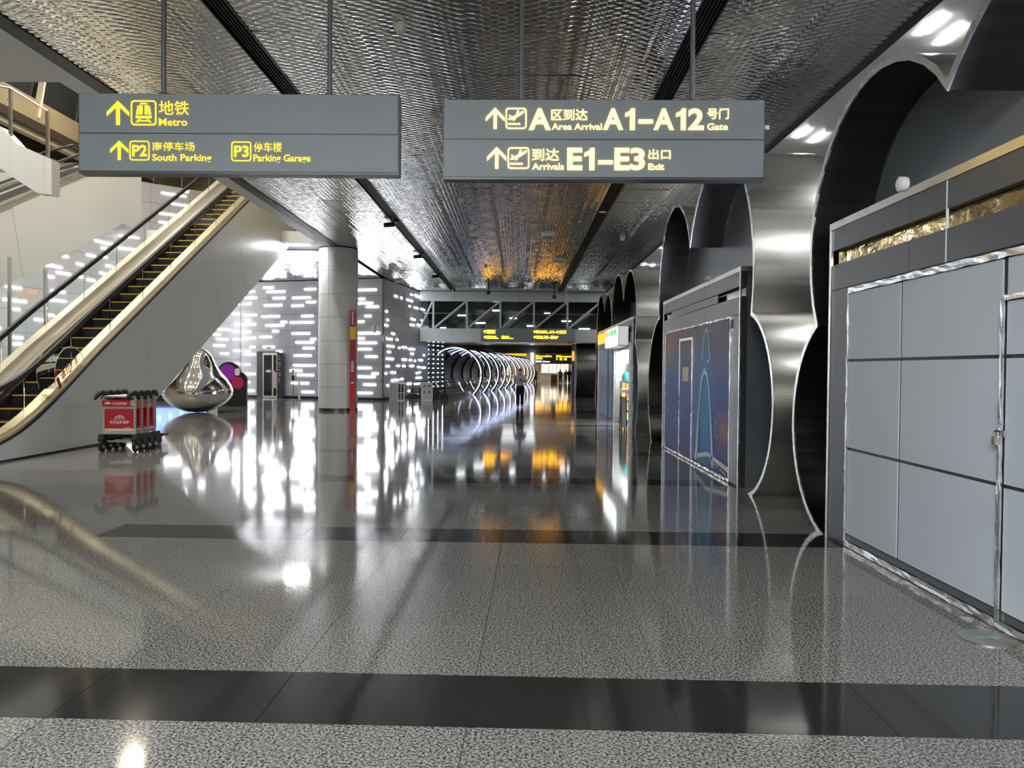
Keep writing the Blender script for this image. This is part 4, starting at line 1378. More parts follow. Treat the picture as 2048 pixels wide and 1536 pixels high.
for hx in (-13.7, -14.95):
    MB().prism([(p[0], p[1] + 0.11) for p in T2] + [(p[0], p[1] + 0.64) for p in reversed(T2)], 'x', hx - 0.006, hx + 0.006).build('glass_pane', GLASS, e2)
    MB().tube([(hx, p[0], p[1] + 0.68) for p in T2] + [(hx, 27.7, 8.85), (hx, 27.6, 8.62)], 0.04, 8).build('handrail', HANDRAIL, e2, True)

# ------------------------------------------------------------------ raised landing with glass rail
ld = thing('landing', 'white clad landing box with glass railing above the escalators', 'landing', (-11.5, 17.4, 5.4))
pl = [(-10.3, 5.40), (-10.3, 6.17), (-11.06, 6.50), (-11.22, 6.68), (-11.42, 6.88), (-12.6, 6.88), (-26.0, 6.88), (-26.0, 5.95), (-11.40, 5.95), (-11.2, 5.80), (-10.62, 5.43)]
for xa, xb in ((-10.47, -10.3), (-11.22, -10.475), (-12.6, -11.225), (-26, -12.605)):
    def zt(x):
        q = sorted([(p[0], p[1]) for p in pl[1:7]])
        return interp(q, x)

    def zb(x):
        q = sorted([(pl[0][0], pl[0][1]), (-10.62, 5.43), (-11.2, 5.80), (-11.40, 5.95), (-26.0, 5.95)])
        return interp(q, x)
    xs = [xa] + [x for x in (-12.6, -11.42, -11.40, -11.22, -11.2, -11.06, -10.62) if xa < x < xb] + [xb]
    MB().prism([(x, zt(x)) for x in xs] + [(x, zb(x)) for x in reversed(xs)], 'y', 16.9, 17.2).build('cladding_panel', WHITECLAD, ld)
for x, z0 in ((-10.42, 6.20), (-11.24, 6.70), (-12.4, 6.885)):
    po = BX(x - 0.03, x + 0.03, 16.93, 16.99, z0, z0 + 1.02).build('rail_post', STEEL, ld)
    MB().tube([(x - 0.09, 16.96, z0 + 0.8), (x + 0.05, 16.96, z0 + 0.8)], 0.015, 6).build('glass_clamp', STEEL, po)
for xa, xb, za, zb_ in ((-11.20, -10.47, 6.66, 6.24), (-12.36, -11.28, 6.90, 6.80)):
    MB().prism([(xa, za + 0.02), (xb, zb_ + 0.02), (xb, zb_ + 0.98), (xa, za + 1.0)], 'y', 16.95, 16.965).build('glass_pane', GLASS, ld)
MB().tube([(-12.4, 16.96, 7.92), (-11.24, 16.96, 7.74), (-10.42, 16.96, 7.24)], 0.022, 8).build('hand_rail', STEEL, ld)

# glass partition with the arrival hall lettering seen from behind
gl = thing('glass_partition', 'glass partition on steel posts carrying mirrored orange lettering', 'partition', (-12.6, 20.0, 0))
for x, z1 in ((-13.30, 4.45), (-12.36, 4.15), (-11.5, 3.3)):
    BX(x - 0.03, x + 0.03, 19.95, 20.05, 0, z1).build('post', STEEL, gl)
for xa, xb, z1 in ((-13.26, -12.40, 4.05), (-12.32, -11.54, 3.3)):
    BX(xa, xb, 19.994, 20.006, 0.1, z1).build('glass_pane', GLASS, gl)
fr_p = (Vector((-13.1, 19.99, 3.35)), Vector((1, 0, 0)), Vector((0, 0, 1)), Vector((0, -1, 0)))
text_fit('到达大厅', fr_p, (0.05, 0.55, 0.14, 0.28), emis('orange_letter', (1, 0.5, 0.06), 0.7), gl, 0.01, mirror=True)
text_fit('Arrival Hall', fr_p, (0.05, 0.55, 0.0, 0.10), emis('orange_letter2', (1, 0.5, 0.06), 0.5), gl, 0.01, mirror=True)

# ------------------------------------------------------------------ upper storey seen through the atrium opening
uw = struct(MB().box(-19.75, -19.45, 14, 47.5, 10.78, 12.3).build('wall_left', BEIGE), 'beige parapet wall of the upper storey')
struct(BX(-26, -7.1, 47.7, 48.0, 6.7, 14.8).build('wall_back', BEIGE), 'beige end wall of the upper storey')
struct(BX(-19.44, -19.3, 14, 47.5, 11.02, 11.36).build('trim_%d' % (n_trim + 1), pmat('dark_brown', (0.05, 0.035, 0.025), 0.4)), 'dark brown band along the upper storey wall')
for i, y in enumerate((15.0, 18.2, 21.4, 24.6, 27.8, 31.0, 34.2, 37.4)):
    w = struct(MB().prism([(y + 0.1, 12.31), (y + 3.1, 12.31), (y + 3.9, 14.85), (y + 0.9, 14.85)], 'x', -19.7, -19.66).build('window_%d' % (i + 1), DGLASS), 'dark slanted window pane of the upper storey')
    MB().prism([(y - 0.03, 11.6), (y + 0.09, 11.6), (y + 0.90, 14.85), (y + 0.78, 14.85)], 'x', -19.64, -19.4).build('window_frame', CREAM, w)
rl = thing('railing', 'glass railing on the ledge above the light dash wall', 'railing', (-17.2, 38.6, 10.75))
for k in range(5):
    p = Vector((-15.2, 41.0, 0)).lerp(Vector((-19.2, 37.3, 0)), k / 4)
    MB().tube([(p.x, p.y, 10.76), (p.x, p.y, 11.8)], 0.03, 6).build('post', STEEL, rl)
    if k < 4:
        q = Vector((-15.2, 41.0, 0)).lerp(Vector((-19.2, 37.3, 0)), (k + 1) / 4)
        MB().add([(p.x, p.y, 10.8), (q.x, q.y, 10.8), (q.x, q.y, 11.7), (p.x, p.y, 11.7), (p.x, p.y + .012, 10.8), (q.x, q.y + .012, 10.8), (q.x, q.y + .012, 11.7), (p.x, p.y + .012, 11.7)],
                 [(0, 1, 2, 3), (4, 5, 6, 7), (0, 1, 5, 4), (2, 3, 7, 6), (1, 2, 6, 5), (0, 3, 7, 4)]).build('glass_pane', GLASS, rl)
MB().tube([(-15.2, 41.0, 11.8), (-19.2, 37.3, 11.8)], 0.035, 8).build('top_rail', STEEL, rl)

# ------------------------------------------------------------------ round column with red sign strip
cc = Vector((-6.95, 29.55, 0))
cl = thing('column', 'round column clad in pale panels carrying the ceiling', 'column', cc)
MB().lathe([(0.70, 0.0), (0.70, ZC - 0.025)], cc, 40).build('core', BLACK, cl, True)
MB().lathe([(0.745, 0.001), (0.745, 0.10)], cc, 40).build('base_ring', DSTEEL, cl, True)
zz = [0.105, 0.9, 1.78, 2.66, 3.54, 4.42, 5.30, ZC - 0.03]
for z0, z1 in zip(zz[:-1], zz[1:]):
    for a0, a1 in ((-107, 13), (13, 133), (133, 253)):
        outer, inner = [], []
        for k in range(13):
            a = math.radians(a0 + 0.35 + (a1 - a0 - 0.7) * k / 12)
            outer.append((cc.x + 0.74 * math.cos(a), cc.y + 0.74 * math.sin(a)))
            inner.append((cc.x + 0.705 * math.cos(a), cc.y + 0.705 * math.sin(a)))
        MB().prism(outer + list(reversed(inner)), 'z', z0 + 0.005, z1 - 0.005).build('cladding_panel', COLCLAD, cl, True)
rs_ = BX(-6.36, -6.15, 28.90, 28.98, 0.0, 2.70).build('wayfinding_strip', DRED, cl)
rs_['label'] = 'tall red sign strip with a yellow field'
BX(-6.36, -6.15, 28.90, 28.98, 2.705, 3.18).build('yellow_field', pmat('yellow_field', (0.75, 0.52, 0.04), 0.45), rs_)
BX(-6.36, -6.15, 28.90, 28.98, 3.185, 3.80).build('red_upper', DRED, rs_)
fr_s = (Vector((-6.255, 28.899, 0)), Vector((1, 0, 0)), Vector((0, 0, 1)), Vector((0, -1, 0)))
for k in range(9):
    plate(fr_s, [[(-0.03, 3.27 + 0.055 * k), (0.03, 3.27 + 0.055 * k), (0.03, 3.305 + 0.055 * k), (-0.03, 3.305 + 0.055 * k)]], PRINT_W, rs_, 'small_print', 0.002, 0.001)
for k in range(6):
    plate(fr_s, [[(-0.05, 1.5 + 0.07 * k), (0.05, 1.5 + 0.07 * k), (0.05, 1.545 + 0.07 * k), (-0.05, 1.545 + 0.07 * k)]], PRINT_W, rs_, 'small_print', 0.002, 0.001)
plate(fr_s, [[(-0.05, 1.05), (0.05, 1.05), (0.05, 1.11), (-0.05, 1.11)]], PRINT_W, rs_, 'small_print', 0.002, 0.001)

# ------------------------------------------------------------------ mirror sculpture and its neighbours
prof = [(0.0, 0.0), (0.34, 0.03), (0.64, 0.13), (0.92, 0.30), (1.10, 0.50), (1.17, 0.72), (1.11, 0.95), (0.95, 1.20), (0.76, 1.42), (0.60, 1.64), (0.47, 1.90), (0.35, 2.10), (0.18, 2.25), (0.0, 2.30)]


def smooth_prof(pr, n=6):
    out = []
    for i in range(len(pr) - 1):
        p0, p1, p2, p3 = pr[max(i - 1, 0)], pr[i], pr[i + 1], pr[min(i + 2, len(pr) - 1)]
        for k in range(n):
            t = k / n
            out.append(tuple(0.5 * ((2 * p1[j]) + (-p0[j] + p2[j]) * t + (2 * p0[j] - 5 * p1[j] + 4 * p2[j] - p3[j]) * t * t + (-p0[j] + 3 * p1[j] - 3 * p2[j] + p3[j]) * t ** 3) for j in (0, 1)))
    out.append(pr[-1])
    return [(max(0.0, a), max(0.0, b)) for a, b in out]


mbs = MB().lathe(smooth_prof(prof), (0, 0, 0), 64)
# the drop leans and carries a soft crease like an inflated balloon
vs = []
for x, y, z in mbs.v:
    a = math.atan2(y, x)
    k = 1 + 0.035 * math.cos(2 * (a - 0.5)) * min(1, z)
    vs.append((x * k + 0.09 * (z / 2.3) ** 2, y * k, z))
mbs.v = vs
sc_ = mbs.build('balloon_sculpture', CHROME, None, True)
sc_.location = (-11.52, 27.5, 0.001)
tag(sc_, 'mirror polished steel teardrop sculpture standing on the floor beside the escalator', 'sculpture')
sdn = thing('display_standee', 'black round topped standee with purple and magenta fields behind the steel sculpture', 'standee', (-12.0, 32, 0))
MB().prism([(-12.55, 0.0), (-11.35, 0.0), (-11.35, 0.9)] + [(-11.75 + 0.42 * math.cos(a), 1.05 + 0.42 * math.sin(a)) for a in [math.radians(10 + 20 * k) for k in range(4)]] +
           [(-12.1 + 0.5 * math.cos(a), 1.35 + 0.5 * math.sin(a)) for a in [math.radians(20 + 20 * k) for k in range(9)]], 'y', 32.0, 32.15).build('board', BLACK, sdn)
PURP = pmat('purple_print', (0.30, 0.03, 0.42), 0.4)
MAG = pmat('magenta_print', (0.45, 0.02, 0.08), 0.4)
MB().lathe([(0.0, 0), (0.36, 0), (0.36, 0.01), (0.0, 0.012)], (-12.15, 31.985, 1.40), 20, 'y').build('purple_field', PURP, sdn)
MB().lathe([(0.0, 0), (0.26, 0), (0.26, 0.01), (0.0, 0.012)], (-11.72, 31.985, 0.98), 20, 'y').build('magenta_field', MAG, sdn)
MB().prism(rrect(-11.83, -11.63, 1.28, 1.58, 0.08), 'y', 31.97, 31.984).build('white_badge', WHITE, sdn)
lsn = thing('led_screen', 'low blue LED screen on a black base hidden behind the escalator', 'screen', (-16.2, 36, 0))
BX(-17.4, -14.6, 35.9, 36.2, 0, 0.28).build('base', BLACK, lsn)
BX(-17.4, -14.6, 35.95, 36.15, 0.281, 1.62).build('housing', BLACK, lsn)
BX(-17.35, -14.65, 35.935, 35.949, 0.32, 1.58).build('picture', E_BLUE, lsn)
for k in range(10):
    x = -17.2 + 0.26 * k
    BX(x, x + 0.18, 35.925, 35.934, 0.4 + 0.12 * (k * 3 % 7), 0.55 + 0.12 * (k * 3 % 7)).build('picture_spot', E_CYAN, lsn)

# ------------------------------------------------------------------ luggage trolleys, nested in a row
tr0 = thing('luggage_trolley', 'front luggage trolley of the nested row with a full red advertising panel', 'luggage trolley', (0, 0, 0), 'nested luggage trolleys')
for sx in (-0.30, 0.30):
    BX(sx - 0.02, sx + 0.02, -0.02, 0.02, 0.34, 1.05).build('upright', TROLLEY, tr0)
    MB().tube([(sx, 0.10, 1.05), (sx - 0.005, 0.05, 1.125), (sx - 0.03, -0.03, 1.14), (sx - 0.07, -0.10, 1.08), (sx - 0.105, -0.14, 1.00)], [0.035, 0.050, 0.052, 0.042, 0.022], 10).build('hand_grip', RUBBER, tr0, True)
    fk = MB().prism([(-0.06, 0.34), (0.10, 0.34), (0.08, 0.20), (0.02, 0.12), (-0.04, 0.12), (-0.10, 0.24)], 'x', sx - 0.05 + (0.02 if sx > 0 else -0.02), sx + 0.05 + (0.02 if sx > 0 else -0.02)).build('wheel_fork', RUBBER, tr0)
    wh = MB().lathe([(0.0, -0.03), (0.085, -0.03), (0.115, -0.015), (0.115, 0.015), (0.085, 0.03), (0.0, 0.03)], (sx + (0.02 if sx > 0 else -0.02), -0.03, 0.115), 20, 'x').build('wheel', RUBBER, tr0, True)
    MB().lathe([(0.0, -0.034), (0.05, -0.034), (0.05, 0.034), (0.0, 0.034)], (sx + (0.02 if sx > 0 else -0.02), -0.03, 0.115), 14, 'x').build('wheel_hub', TROLLEY, wh, True)
    MB().tube([(sx * 0.9, 0.0, 0.30), (sx * 0.62, 0.85, 0.20)], 0.022, 6).build('side_rail', RUBBER, tr0)
MB().tube([(-0.30, 0.0, 1.06), (0.30, 0.0, 1.06)], 0.022, 8).build('handle_bar', TROLLEY, tr0, True)
BX(-0.28, 0.28, -0.012, 0.012, 0.34, 0.40).build('bottom_bar', TROLLEY, tr0)
BX(-0.28, 0.28, -0.012, 0.012, 0.825, 0.86).build('middle_bar', TROLLEY, tr0)
BX(-0.28, 0.28, 0.0, 0.012, 0.405, 0.82).build('panel', RED, tr0)
BX(-0.28, 0.28, -0.006, -0.001, 0.405, 0.445).build('cream_strip', CREAM, tr0)
MB().box(-0.31, 0.21, -0.05, -0.035, 0.87, 0.985).build('top_panel', RED, tr0)
BX(0.22, 0.28, -0.02, 0.0, 0.88, 1.0).build('coin_box', TROLLEY, tr0)
BX(-0.26, 0.26, -0.01, 0.01, 0.995, 1.03).build('cross_bar', RUBBER, tr0)
for k in range(4):
    MB().tube([(-0.20 + 0.06 * k, 0.04, 0.30), (0.02 + 0.06 * k, 0.80, 0.20)], 0.018, 6).build('tray_bar', RUBBER, tr0)
MB().tube([(-0.24, 0.02, 0.20), (0.24, 0.02, 0.20)], 0.02, 6).build('axle', TROLLEY, tr0)
MB().tube([(-0.19, 0.85, 0.20), (0.19, 0.85, 0.20)], 0.02, 6).build('axle', RUBBER, tr0)
w2 = MB().lathe([(0.0, -0.025), (0.07, -0.025), (0.07, 0.025), (0.0, 0.025)], (0.0, 0.83, 0.071), 16, 'x').build('wheel', RUBBER, tr0, True)
MB().prism([(0.80, 0.07), (0.86, 0.07), (0.88, 0.20), (0.78, 0.20)], 'x', 0.03, 0.04).build('wheel_fork', RUBBER, tr0)
PRW = pmat('white_print', (0.80, 0.78, 0.74), 0.5)
fr_t = (Vector((0, -0.001, 0)), Vector((1, 0, 0)), Vector((0, 0, 1)), Vector((0, -1, 0)))
text_fit('马可波罗瓷砖', fr_t, (-0.19, 0.19, 0.535, 0.60), PRW, tr0, 0.014, depth=0.002)
text_fit('MARCO POLO', fr_t, (-0.11, 0.11, 0.622, 0.643), PRW, tr0, 0.01, depth=0.002)
logo = [(0.085 * math.cos(a), 0.65 + 0.05 * math.sin(a)) for a in [math.pi * k / 10 for k in range(11)]]
logi = [(0.065 * math.cos(a), 0.65 + 0.033 * math.sin(a)) for a in [math.pi * k / 10 for k in range(10, -1, -1)]]
plate(fr_t, [logo + logi], PRW, tr0, 'logo_arc', 0.002, 0.001)
plate(fr_t, [[(-0.03, 0.652), (0.03, 0.652), (0.0, 0.678)]], PRW, tr0, 'logo_peak', 0.002, 0.001)
text_fit('马可波罗', fr_t, (0.08, 0.22, 0.455, 0.475), PRW, tr0, 0.01, depth=0.002)
fr_t2 = (Vector((0, -0.0505, 0)), Vector((1, 0, 0)), Vector((0, 0, 1)), Vector((0, -1, 0)))
text_fit('马可波罗瓷砖', fr_t2, (-0.11, 0.17, 0.905, 0.95), PRW, tr0, 0.014, depth=0.001)
plate(fr_t2, [[(-0.27 + 0, 0.92), (-0.13, 0.92), (-0.16, 0.945), (-0.20, 0.955), (-0.24, 0.945)]], PRW, tr0, 'logo_arc', 0.001, 0.0005)
for sx in (0.322,):
    for k in range(8):
        BX(sx - 0.001, sx + 0.006, -0.012, 0.012, 0.45 + 0.05 * k, 0.475 + 0.05 * k).build('slot', BLACK, tr0)
TLAB = ['second luggage trolley pushed into the front trolley of the row', 'third luggage trolley of the nested row beside the escalator', 'rearmost luggage trolley of the nested row nearest the steel sculpture']
base = (-7.62, 14.62, 0.0)
for k in range(3, -1, -1):
    if k == 0:
        tr0.location = base
    else:
        c = copy_tree(tr0)
        c.location = (base[0] - 0.0, base[1] + 0.26 * k, 0)
        c['label'] = TLAB[k - 1]

# ------------------------------------------------------------------ door, info board and stands at the LED wall
d1 = struct(MB().box(6.10, 7.45, 0.022, 0.10, 0, 2.48, LED_M).build('door_1', DARKPANEL), 'dark recessed doorway in the light dash wall')
MB().box(6.16, 7.05, 0.101, 0.14, 0.02, 2.40, LED_M).build('door_frame', TROLLEY, d1)
MB().box(6.48, 6.98, 0.141, 0.155, 0.12, 2.28, LED_M).build('door_glass', DGLASS, d1)
MB().box(6.20, 6.38, 0.141, 0.155, 0.12, 2.28, LED_M).build('door_glass', DGLASS, d1)
MB().prism([(6.20, 0.5), (6.46, 0.6), (6.44, 1.3), (6.36, 1.5), (6.20, 1.3)], 'y', 0.156, 0.162, LED_M).build('door_poster', pmat('pale_pink', (0.55, 0.45, 0.48), 0.5), d1)
MB().prism([(6.74 + 0.19 * math.cos(a), 2.66 + 0.085 * math.sin(a)) for a in [2 * math.pi * k / 20 for k in range(20)]], 'y', 0.024, 0.05, LED_M).build('oval_sign', WHITE, d1)
for u, r_, mt in ((6.74, 0.035, PURP), (6.66, 0.02, PURP), (6.83, 0.02, BLACK)):
    MB().prism([(u + r_ * math.cos(a), 2.66 + r_ * math.sin(a)) for a in [2 * math.pi * k / 10 for k in range(10)]], 'y', 0.051, 0.054, LED_M).build('oval_mark', mt, d1)
ib = thing('info_board', 'tall black information board beside the dark doorway', 'board', tuple(LED_M @ Vector((5.9, 0.12, 0))))
NAVY = pmat('navy_board', (0.02, 0.022, 0.035), 0.35)
MB().prism([(5.74, 0), (6.08, 0), (6.08, 2.42), (5.86, 2.42), (5.78, 2.38), (5.74, 2.30)], 'y', 0.12, 0.2, LED_M).build('board', NAVY, ib)
for k, (z, c) in enumerate(((2.2, PRINT_W), (2.05, PRINT_W), (1.85, PRINT_W), (1.75, PRINT_W), (1.62, PRINT_W), (1.5, PRINT_W), (1.3, CREAM), (1.2, CREAM), (1.05, CREAM), (0.95, CREAM), (0.85, CREAM))):
    MB().box(6.06 - 0.08 - 0.03 * (k % 4), 6.03, 0.201, 0.204, z, z + 0.035, LED_M).build('small_print', c, ib)
ts = thing('sanitizer_stand', 'white dispenser on a thin black pole beside the doorway', 'stand', (-11.3, 38.5, 0))
MB().lathe([(0.17, 0), (0.17, 0.015), (0.02, 0.03)], (-11.3, 38.5, 0), 16).build('foot', BLACK, ts)
MB().tube([(-11.3, 38.5, 0.02), (-11.3, 38.5, 1.05)], 0.016, 8).build('pole', BLACK, ts)
BX(-11.36, -11.24, 38.44, 38.56, 1.0, 1.22).build('bracket', BLACK, ts)
BX(-11.37, -11.23, 38.42, 38.54, 1.221, 1.52).build('dispenser', WHITE, ts)
BX(-11.355, -11.245, 38.41, 38.419, 1.23, 1.27).build('green_label', pmat('green_label', (0.05, 0.4, 0.15), 0.5), ts)
qp = thing('queue_post', 'white queue post standing by the round column', 'post', (-10.95, 38.3, 0))
MB().lathe([(0.16, 0), (0.16, 0.02), (0.05, 0.03)], (-10.95, 38.3, 0), 16).build('foot', BLACK, qp)
MB().lathe([(0.05, 0.03), (0.05, 0.9), (0.06, 0.91), (0.06, 0.95), (0.0, 0.96)], (-10.95, 38.3, 0), 14).build('post', WHITE, qp, True)
bn = thing('litter_bin', 'steel litter bin with dark slots against the light dash wall', 'bin', (-6.1, 38.9, 0))
BX(-6.52, -6.10, 38.7, 39.1, 0.0, 0.86).build('bin_body', GREYCLAD, bn)
BX(-6.09, -5.75, 38.7, 39.1, 0.0, 0.86).build('bin_body', STEEL, bn)
BX(-6.55, -5.72, 38.67, 39.13, 0.861, 0.92).build('lid', STEEL, bn)
for x in (-6.05, -5.90):
    BX(x, x + 0.11, 38.69, 38.699, 0.42, 0.84).build('slot', BLACK, bn)
    BX(x, x + 0.11, 38.69, 38.699, 0.05, 0.38).build('lower_door', DARKPANEL, bn)
for (x, y, z, lab) in ((-6.75, 38.75, 3.25, 'white dome camera on a bracket at the corner of the light dash wall'), (-7.25, 38.78, 3.75, 'small white box camera on the light dash wall beside the column')):
    cm = thing('security_camera', lab, 'camera', (x, y, z))
    BX(x - 0.05, x + 0.05, y - 0.14, y + 0.10, z, z + 0.07).build('bracket', WHITE, cm)
    MB().lathe([(0.06, 0), (0.09, -0.12), (0.10, -0.24), (0.07, -0.34), (0.02, -0.38)], (x, y - 0.2, z + 0.04), 14).build('housing', WHITE, cm, True)
    MB().lathe([(0.0, -0.40), (0.03, -0.39), (0.03, -0.37)], (x, y - 0.2, z + 0.04), 10).build('lens', BLACK, cm)

# ------------------------------------------------------------------ moving walkway and light tunnel
AX = Vector((0.098, 1.0, 0)).normalized()
PX = Vector((AX.y, -AX.x, 0))
T0 = Vector((-4.10, 49.0, 0))
E_RING2 = emis('ring_light_dim', (0.62, 0.70, 1.0), 1.2)
TSKIN = pmat('tunnel_skin', (0.03, 0.032, 0.036), 0.35)
tn = thing('light_tunnel', 'row of glowing arch rings forming a light tunnel over the moving walkway', 'light tunnel', T0)
RR, RZ = 1.72, 1.25
a_s = -math.asin(RZ / RR) + 0.02


def ringpt(s, a, r=RR):
    c = T0 + AX * s
    return c + PX * (r * math.cos(a)) + Vector((0, 0, RZ + r * math.sin(a)))


for k in range(11):
    s = 4.4 * k
    pts = [ringpt(s, a_s + (math.pi - 2 * a_s) * i / 40) for i in range(41)]
    pts = [ringpt(s, a_s + (math.radians(128) - a_s) * i / 32) for i in range(33)]
    MB().tube(pts, 0.026, 6).build('ring_light', E_RING, tn, True)
    pts = [ringpt(s + 0.10, a_s + (math.pi - 2 * a_s) * i / 40, RR + 0.06) for i in range(41)]
    MB().tube(pts, 0.08, 6).build('ring_frame', DSTEEL, tn, True)
    if k < 10:
        s2 = s + 2.2
        pts = [ringpt(s2, math.radians(20) + math.radians(100) * i / 24, RR) for i in range(25)]
        MB().tube(pts, 0.016, 5).build('half_ring', E_RING2, tn, True)
for k in range(17):
    a = math.radians(68 + 7.5 * k)
    MB().tube([ringpt(0.0, a, RR + 0.05), ringpt(44.0, a, RR + 0.05)], 0.018, 5).build('purlin', DSTEEL, tn)
# dark skin on the wall side of the tunnel
vs, fs = [], []
na = 16
for s in (0.05, 44.0):
    for r in (RR + 0.10, RR + 0.16):
        for i in range(na + 1):
            vs.append(ringpt(s, math.radians(62) + math.radians(148) * i / na, r))
M_ = na + 1
for i in range(na):
    fs += [(i, i + 1, 2 * M_ + i + 1, 2 * M_ + i), (M_ + i, M_ + i + 1, 3 * M_ + i + 1, 3 * M_ + i), (i, i + 1, M_ + i + 1, M_ + i), (2 * M_ + i, 2 * M_ + i + 1, 3 * M_ + i + 1, 3 * M_ + i)]
MB().add(vs, fs).build('tunnel_skin', TSKIN, tn, True)

wk = thing('moving_walkway', 'moving walkway with glass sides and black ends under the light tunnel', 'walkway', (-4.6, 41, 0))
W0 = Vector((-4.75, 41.0, 0))


def wpt(s, d, z):
    p = W0 + AX * s + PX * d
    return (p.x, p.y, z)


def wbox(s0, s1, d0, d1, z0, z1):
    v = [wpt(s, d, z) for s in (s0, s1) for d in (d0, d1) for z in (z0, z1)]
    return MB().add(v, [(0, 1, 3, 2), (4, 6, 7, 5), (0, 4, 5, 1), (2, 3, 7, 6), (0, 2, 6, 4), (1, 5, 7, 3)])


wbox(0.3, 52, -0.62, 0.62, 0.0, 0.02).build('belt', STEPM, wk)
for d in (-0.85, 0.85):
    wbox(0, 52, d - 0.16, d + 0.16, 0, 0.24).build('skirt', DSTEEL, wk)
    wbox(-0.5, 0, d - 0.18, d + 0.18, 0, 0.30).build('end_box', BLACK, wk)
    for j in range(8):
        wbox(0.05 + 6.4 * j, 6.4 + 6.4 * j, d - 0.008, d + 0.008, 0.245, 0.88).build('glass_pane', GLASS, wk)
    path = [wpt(0.0 - 0.32 * math.sin(a), d, 0.60 - 0.32 * math.cos(a)) for a in [math.pi * k / 8 for k in range(9)]] + [wpt(s, d, 0.92) for s in (1, 20, 51)]
    MB().tube(path, 0.035, 8).build('handrail', HANDRAIL, wk, True)
wp = [(x, y) for x, y, z in (wpt(-0.35, -0.5, 0), wpt(-0.35, 0.5, 0), wpt(0.2, 0.5, 0), wpt(0.2, -0.5, 0))]
MB().prism(wp, 'z', 0.002, 0.62).build('barrier', BLACK, wk)
sb = thing('notice_board', 'white upright notice board with blue pictograms before the moving walkway', 'board', (-4.72, 39.6, 0))
MB().prism(rrect(-5.03, -4.42, 0.02, 0.92, 0.06), 'y', 39.6, 39.66).build('board', WHITE, sb)
BX(-5.0, -4.45, 39.5, 39.8, 0.0, 0.019).build('foot', STEEL, sb)
BLUEP = pmat('blue_print', (0.06, 0.16, 0.5), 0.5)
for x in (-4.90, -4.66):
    for z in (0.66, 0.36):
        MB().prism([(x, z), (x + 0.05, z), (x + 0.07, z + 0.06), (x + 0.12, z + 0.02), (x + 0.14, z + 0.05), (x + 0.06, z + 0.14), (x + 0.02, z + 0.12)], 'y', 39.594, 39.599).build('pictogram', BLUEP, sb)

# ------------------------------------------------------------------ ceiling fittings
def detector(x, y, lab, r=0.075):
    t = thing('smoke_detector', lab, 'detector', (x, y, ZC - 0.1))
    MB().lathe([(r * 1.25, -0.03), (r * 1.25, 0.0)], (x, y, ZC - 0.001), 16).build('base', PLASTIC_W, t)
    MB().lathe([(0.0, -0.12), (r * 0.7, -0.115), (r, -0.09), (r * 1.05, -0.04), (r * 1.05, -0.031)], (x, y, ZC - 0.001), 16).build('head', PLASTIC_W, t, True)


DET = [(-1.61, 10.25, 'ivory smoke detector on the ceiling nearest the hanging signs'), (-1.58, 14.11, 'ivory smoke detector on the ceiling between the two hanging signs'),
       (-1.57, 20.72, 'ivory smoke detector on the ceiling beyond the hanging signs'), (-1.54, 24.61, 'ivory smoke detector close to a white ceiling box')]
for x, y, lab in DET:
    detector(x, y, lab)
for x, y, lab in ((3.52, 26.45, 'small ivory smoke detector on the ceiling above the lit shop'), (3.56, 36.9, 'small ivory smoke detector on the ceiling past the long kiosk'),
                  (-1.5, 34.0, 'small ivory smoke detector on the ceiling past the white boxes'), (-1.4, 38.5, 'small ivory smoke detector on the ceiling close to the pendant camera')):
    detector(x, y, lab)

for x, y, w, lab in ((-1.53, 25.97, 0.34, 'white box fitting on the ceiling between amber reflections'), (0.93, 25.87, 0.42, 'large white projector box on the ceiling'), (1.62, 31.81, 0.40, 'small white projector box farther along the ceiling'), (-6.2, 39.5, 0.4, 'white box fitting on the ceiling near the footbridge')):
    t = thing('ceiling_box', lab, 'fitting', (x, y, ZC - 0.2))
    BX(x - w / 2, x + w / 2, y - w / 2, y + w / 2, ZC - 0.13, ZC - 0.002).build('housing', WHITE, t)
    BX(x - w / 2 + 0.04, x + w / 2 - 0.04, y - w / 2 + 0.04, y + w / 2 - 0.04, ZC - 0.15, ZC - 0.131).build('lens_plate', DARKPANEL, t)
for x, y, lab in ((-1.63, 40.6, 'black pendant camera hanging near the footbridge sign start'), (1.95, 42.9, 'black pendant camera hanging before the footbridge sign end')):
    t = thing('pendant_camera', lab, 'camera', (x, y, ZC - 0.6))
    MB().tube([(x, y, ZC - 0.002), (x, y, ZC - 0.5)], 0.035, 8).build('stem', BLACK, t)
    MB().lathe([(0.0, -0.14), (0.09, -0.12), (0.12, -0.02), (0.10, 0.06), (0.0, 0.07)], (x, y, ZC - 0.5), 14).build('dome', BLACK, t, True)
for x in (-3.83, 2.70):
    o = MB().tube([(x, 44.2, 5.45 if x > 0 else 5.75), (x, 44.2, ZC - 0.002)], 0.03, 8).build('sprinkler_pipe', WHITE)
    tag(o, 'thin white pipe hanging from the ceiling before the footbridge', 'pipe', 'white pipes before the footbridge')
o = MB().lathe([(0.0, -0.02), (0.11, -0.02), (0.11, 0)], (2.38, 22.2, ZC - 0.012), 20).build('downlight', WHITE)
tag(o, 'flat white downlight in the dark ceiling slot', 'lamp')
for x, y in ((-3.83, 23.8), (-3.83, 30.5), (-3.83, 37.0)):
    t = thing('track_spotlight', 'black track spotlight in the ceiling slot', 'spotlight', (x, y, ZC - 0.2), 'track spotlights in the ceiling slot')
    BX(x - 0.05, x + 0.05, y - 0.1, y + 0.1, ZC - 0.06, ZC + 0.019).build('adapter', BLACK, t)
    MB().tube([(x - 0.05, y, ZC - 0.12), (x - 0.35, y - 0.1, ZC - 0.16)], 0.07, 10).build('head', BLACK, t, True)

